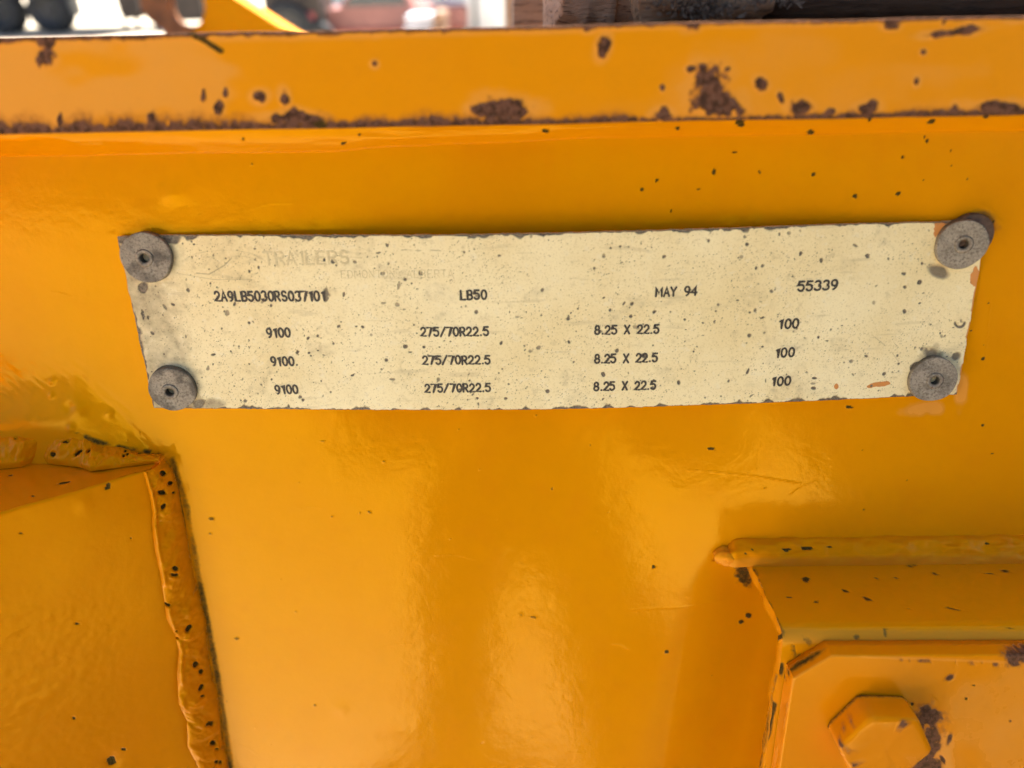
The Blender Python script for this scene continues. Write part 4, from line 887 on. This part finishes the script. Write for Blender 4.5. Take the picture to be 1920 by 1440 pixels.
def parked_trailer():
    D = 22.0; o = world_ray(100, 30, D)
    t = empty('parked_trailer', 'dark semi trailer with tandem wheels parked on the pale yard, far left', 'trailer', None, Matrix.Translation((o.x, o.y, 0)))
    kx = D/FPX*.75
    r = 40*kx; z0 = r
    wheel(t, 0, 0, z0, r, .5); wheel(t, -96*kx, 0, z0, r, .5); wheel(t, -192*kx, 0, z0, r, .5)
    bz = r*1.55
    link('chassis_rail', box_mesh('chassis_rail', (-7, .1, bz), (150*kx, .35, bz+.35), .02), CHAS, t)
    link('body', box_mesh('body', (-7, -.2, bz+.36), (165*kx, 2.2, bz+2.4), .04), CHAS, t)
    link('mud_flap', box_mesh('mud_flap', (41*kx, -.1, r*.75), (46*kx, .3, bz), .005), STEEL, t)
    link('marker_lamp', box_mesh('marker_lamp', (105*kx, -.08, r*1.35), (115*kx, .05, r*1.75), .02), RED, t)
    link('marker_lamp', box_mesh('marker_lamp', (104*kx, -.08, r*1.77), (112*kx, .05, r*2.1), .02), BLUE, t)
    link('tool_box', box_mesh('tool_box', (215*kx, -.1, r*.4), (300*kx, .6, r*2.6), .02), CHAS, t)
    link('body', box_mesh('body', (166*kx, .4, r*2.0), (330*kx, 2.0, r*2.8), .02), CHAS, t)
    g = empty('landing_leg'); g.parent = t
    link('gear_box', prism_mesh('gear_box', [(133*kx, bz+.3), (136*kx, r*.72), (146*kx, r*.55), (166*kx, r*.55), (176*kx, r*.9), (172*kx, bz+.3)], -.1, .3), CHAS, g)
    for x in (135, 159): link('strut', box_mesh('strut', ((x-2.5)*kx, 0, .03), ((x+2.5)*kx, .12, r*.6), .01), STEEL, g)
    link('foot', box_mesh('foot', (130*kx, -.1, 0), (166*kx, .25, .03), .005), STEEL, g)
parked_trailer()
def pickup():
    D = 14.5; o = world_ray(640, 30, D)
    t = empty('utility_vehicle', 'blurred faded red utility vehicle with a bright headlamp, parked right of the orange lug', 'utility vehicle', None, Matrix.Translation((o.x, o.y, 0)) @ Matrix.Scale(.66, 4))
    W_ = 4.6
    link('body', prism_mesh('body', [(-1.2, .45), (-1.2, .95), (-.95, 1.02), (0.15, 1.06), (.55, 1.58), (1.75, 1.60), (2.0, 1.06), (3.3, 1.04), (3.3, .5)], -.85, .85), PINK, t)
    link('window', prism_mesh('window', [(.28, 1.10), (.62, 1.50), (1.68, 1.52), (1.85, 1.10)], -.87, -.851), GLASS, t)
    link('sill', box_mesh('sill', (-1.1, -.9, .06), (3.2, -.86, .62), .02), RED, t)
    link('headlamp', lathe_mesh('headlamp', [(.16, 0), (.16, .05), (.11, .09), (.001, .1)], 24), LAMP, t).location = (-.55, -.86, .86)
    for x in (-.45, 2.5): wheel(t, x, -.75, .36, .36, .24)
pickup()
def loader():
    D = 14; o = world_ray(566, 40, D)
    t = empty('utility_machine', 'dark grey yard machine with a big tyre, blurred right of the orange lug', 'machine', None, Matrix.Translation((o.x, o.y, 0)))
    link('body', prism_mesh('body', [(-.5, .5), (-.5, 1.3), (.1, 1.35), (.3, .95), (.42, .9), (.42, .5)], -.3, .6), CHAS, t)
    link('hood', prism_mesh('hood', [(.02, .98), (.02, 1.28), (.25, 1.2), (.38, .96)], -.34, -.302), STEEL, t)
    link('lamp', lathe_mesh('lamp', [(.07, 0), (.07, .03), (.001, .05)], 20), RED, t).location = (.24, -.31, .62)
    wheel(t, -.15, -.3, .42, .42, .3); wheel(t, .30, -.3, .28, .28, .22)
loader()
def cabinet():
    D = 14.3; o = world_ray(892, 40, D); hw = 53*D/FPX*1.04
    t = empty('storage_cabinet', 'tall white two-door storage cabinet standing in the yard', 'cabinet', None, Matrix.Translation((o.x, o.y, 0)))
    link('carcass', box_mesh('carcass', (-hw, 0.02, .08), (hw, .9, 2.3), .02), WHITE, t)
    for s in (-1, 1):
        d = link('door', box_mesh('door', (min(s*.04, s*(hw-.03)), -.03, .12), (max(s*.04, s*(hw-.03)), .018, 2.26), .012), WHITE, t)
        link('handle', box_mesh('handle', (s*.13-.02, -.06, .95), (s*.13+.02, -.031, 1.25), .01), SEAM, d)
    link('seal', box_mesh('seal', (-.035, -.012, .12), (.035, .019, 2.26), .005), SEAM, t)
    link('plinth', box_mesh('plinth', (-hw*.95, .04, 0), (hw*.95, .85, .079), .005), STEEL, t)
cabinet()
def shed():
    D = 26; o = world_ray(770, 30, D); kx = D/FPX*1.1
    t = empty('shed', 'long pale teal shed wall in the far background', 'shed', None, Matrix.Translation((o.x, o.y, 0)))
    for i in range(10):
        x = (-120+i*22)*kx
        link('panel', box_mesh('panel', (x, 0, 0), (x+21.6*kx, .12+.03*(i % 2), 5.2), .01), TEAL, t)
    link('roof', prism_mesh('roof', [(-124*kx, 5.21), (-10*kx, 7.2), (104*kx, 5.21)], -.3, 14), STEEL, t)
    link('back_wall', box_mesh('back_wall', (-120*kx, 1, 0), (99*kx, 13.5, 5.18), .01), TEAL, t)
shed()
def stack(u, D, w_, h_, mat, label, cat, name):
    o = world_ray(u, 40, D); t = empty(name, label, cat, None, Matrix.Translation((o.x, o.y, 0)))
    z = 0
    for i in range(4):
        hh = h_/4; link('layer', box_mesh('layer', (-w_/2+.04*(i % 2), -.4, z), (w_/2, .5+.03*i, z+hh-.03), .02), mat, t); z += hh
stack(792, 13.4, .52, .66, simple('white_wrapped_goods', (.7, .7, .78), .5, 5, .3), 'stack of pale wrapped goods in the yard beside the white cabinet', 'pallet stack', 'pallet_stack')
stack(824, 12.8, .2, .72, simple('rust_brown_goods', (.30, .17, .10), .7, 5, .4), 'narrow brown pallet stack in the yard beside the white cabinet', 'pallet stack', 'pallet_stack')

# ------------------------------------------------------------------ the person in front of the beam (seen as a reflection in the enamel)
def person():
    p = empty('person', 'person in dark shirt and trousers standing before the data plate, hands held at the chest', 'person', None, Matrix.Translation((-.035, -1.06, 0)))
    # joints relative to the stance point; the beam's side lies at y = +1.06
    J = [((0, -.04, .95), .15), ((0, .0, 1.10), .145), ((0, .09, 1.27), .165), ((0, .18, 1.39), .14), ((0, .24, 1.48), .065), ((0, .28, 1.54), .07), ((0, .31, 1.62), .098), ((0, .30, 1.71), .075)]
    E_ = [(i, i+1) for i in range(7)]
    def chain(root, pts):
        k = root
        for q, r in pts: J.append((q, r)); E_.append((k, len(J)-1)); k = len(J)-1
        return k
    hands = []
    for s in (-1, 1):
        if s < 0: leg = [((-.095, -.03, .84), .095), ((-.10, .04, .50), .070), ((-.12, -.02, .14), .060), ((-.12, -.02, .06), .05), ((-.125, .12, .048), .045), ((-.13, .19, .038), .032)]
        else: leg = [((.14, -.03, .86), .13), ((.215, .05, .50), .105), ((.25, -.02, .14), .075), ((.25, -.02, .06), .052), ((.265, .12, .048), .045), ((.275, .19, .038), .032)]
        chain(0, leg)
        wr = (.02+s*.075, .50, 1.25); el = (-.19, .24, 1.12) if s < 0 else (.31, .26, 1.09)
        chain(3, [((s*.175, .18, 1.37), .075), (el, .065), (tuple(.5*(a+b) for a, b in zip(el, wr)), .047), (wr, .031)])
        hands.append((s, wr))
    me = bpy.data.meshes.new('body'); me.from_pydata([j[0] for j in J], E_, [])
    o = link('body', me, None, p)
    o.modifiers.new('skin', 'SKIN').use_smooth_shade = True
    for v, j in zip(me.skin_vertices[0].data, J): v.radius = (j[1], j[1]*(.82 if j[1] > .12 else 1.0))
    me.skin_vertices[0].data[0].use_root = True
    o.modifiers.new('sub', 'SUBSURF').levels = 2
    dg = bpy.context.evaluated_depsgraph_get(); nm = bpy.data.meshes.new_from_object(o.evaluated_get(dg)); o.modifiers.clear(); o.data = nm; nm.name = 'body'
    nm.materials.clear()
    for mt in (simple('skin', (.42, .24, .16), .5, 60, .15), simple('dark_shirt', (.030, .032, .036), .85, 90, .3), simple('dark_trousers', (.022, .024, .032), .85, 90, .3), simple('boot_leather', (.035, .022, .014), .6, 60, .3)): nm.materials.append(mt)
    for f in nm.polygons:
        c = f.center; k = 1
        if c.z > 1.50: k = 0
        elif c.z < .13: k = 3
        elif c.z < .97 and c.y < .28: k = 2
        elif c.y > .478: k = 0
        f.material_index = k; f.use_smooth = True
    # five fingers on each hand, loosely curled
    V0 = nm.materials[0]
    for s, wr in hands:
        hv, he, hr = [], [], []
        def add(q, r, par=None):
            hv.append(q); hr.append(r)
            if par is not None: he.append((par, len(hv)-1))
            return len(hv)-1
        a = add(wr, .024); b = add((wr[0]-s*.006, wr[1]+.03, wr[2]-.002), .027, a); c = add((wr[0]-s*.012, wr[1]+.045, wr[2]), .026, b)
        for k in range(4):
            zz = wr[2]+.028-.018*k; L = (.030, .034, .031, .024)[k]
            r0 = add((wr[0]-s*.010, wr[1]+.060, zz), .0092, c); r1 = add((wr[0]-s*.022, wr[1]+.076, zz), .0085, r0); add((wr[0]-s*(.022+L*.55), wr[1]+.066, zz-.002), .0075, r1)
        t0 = add((wr[0]-s*.020, wr[1]+.028, wr[2]+.030), .011, b); t1_ = add((wr[0]-s*.038, wr[1]+.036, wr[2]+.036), .0095, t0); add((wr[0]-s*.058, wr[1]+.042, wr[2]+.030), .008, t1_)
        hm = bpy.data.meshes.new('hand'); hm.from_pydata(hv, he, []); ho = link('hand', hm, None, p)
        ho.modifiers.new('skin', 'SKIN').use_smooth_shade = True
        for v, r in zip(hm.skin_vertices[0].data, hr): v.radius = (r, r)
        hm.skin_vertices[0].data[0].use_root = True
        ho.modifiers.new('sub', 'SUBSURF').levels = 2
        dg = bpy.context.evaluated_depsgraph_get(); n2 = bpy.data.meshes.new_from_object(ho.evaluated_get(dg)); ho.modifiers.clear(); ho.data = n2; n2.materials.clear(); n2.materials.append(V0)
    # face
    def bead(name, c_, r_, mat):
        me_ = lathe_mesh(name, [(math.sin(t_)*1.0+1e-4, math.cos(t_)) for t_ in np.linspace(0, math.pi, 10)], 18)
        b_ = link(name, me_, mat, p); b_.location = c_; b_.scale = r_; return b_
    EYE_ = simple('eye_white', (.7, .68, .64), .3, 50, .1); LIP = simple('lip_skin', (.36, .15, .12), .5, 60, .15)
    bead('nose', (0, .408, 1.605), (.014, .022, .026), V0); bead('mouth', (0, .393, 1.562), (.026, .008, .008), LIP)
    for s in (-1, 1):
        bead('eye', (s*.032, .392, 1.635), (.013, .009, .008), EYE_); bead('pupil', (s*.032, .3985, 1.635), (.0055, .004, .0055), DARK)
        bead('ear', (s*.092, .305, 1.62), (.012, .02, .032), V0)
    # hair cap
    cap = []
    c = Vector((0, .295, 1.66))
    n1, n2 = 16, 33; Q = np.zeros((n1, n2, 3))
    for i, ph in enumerate(np.linspace(.02, 1.75, n1)):
        for j, th in enumerate(np.linspace(0, 2*math.pi, n2)):
            r = .108*(1+.04*math.sin(7*th)*math.sin(ph)); Q[i, j] = (c.x+r*.86*math.sin(ph)*math.cos(th), c.y-.012+r*math.sin(ph)*math.sin(th), c.z+r*math.cos(ph)-.02*max(0, math.sin(th))*0)
    link('hair', grid_mesh('hair', Q), simple('dark_hair', (.02, .014, .010), .6, 200, .4), p)
person()
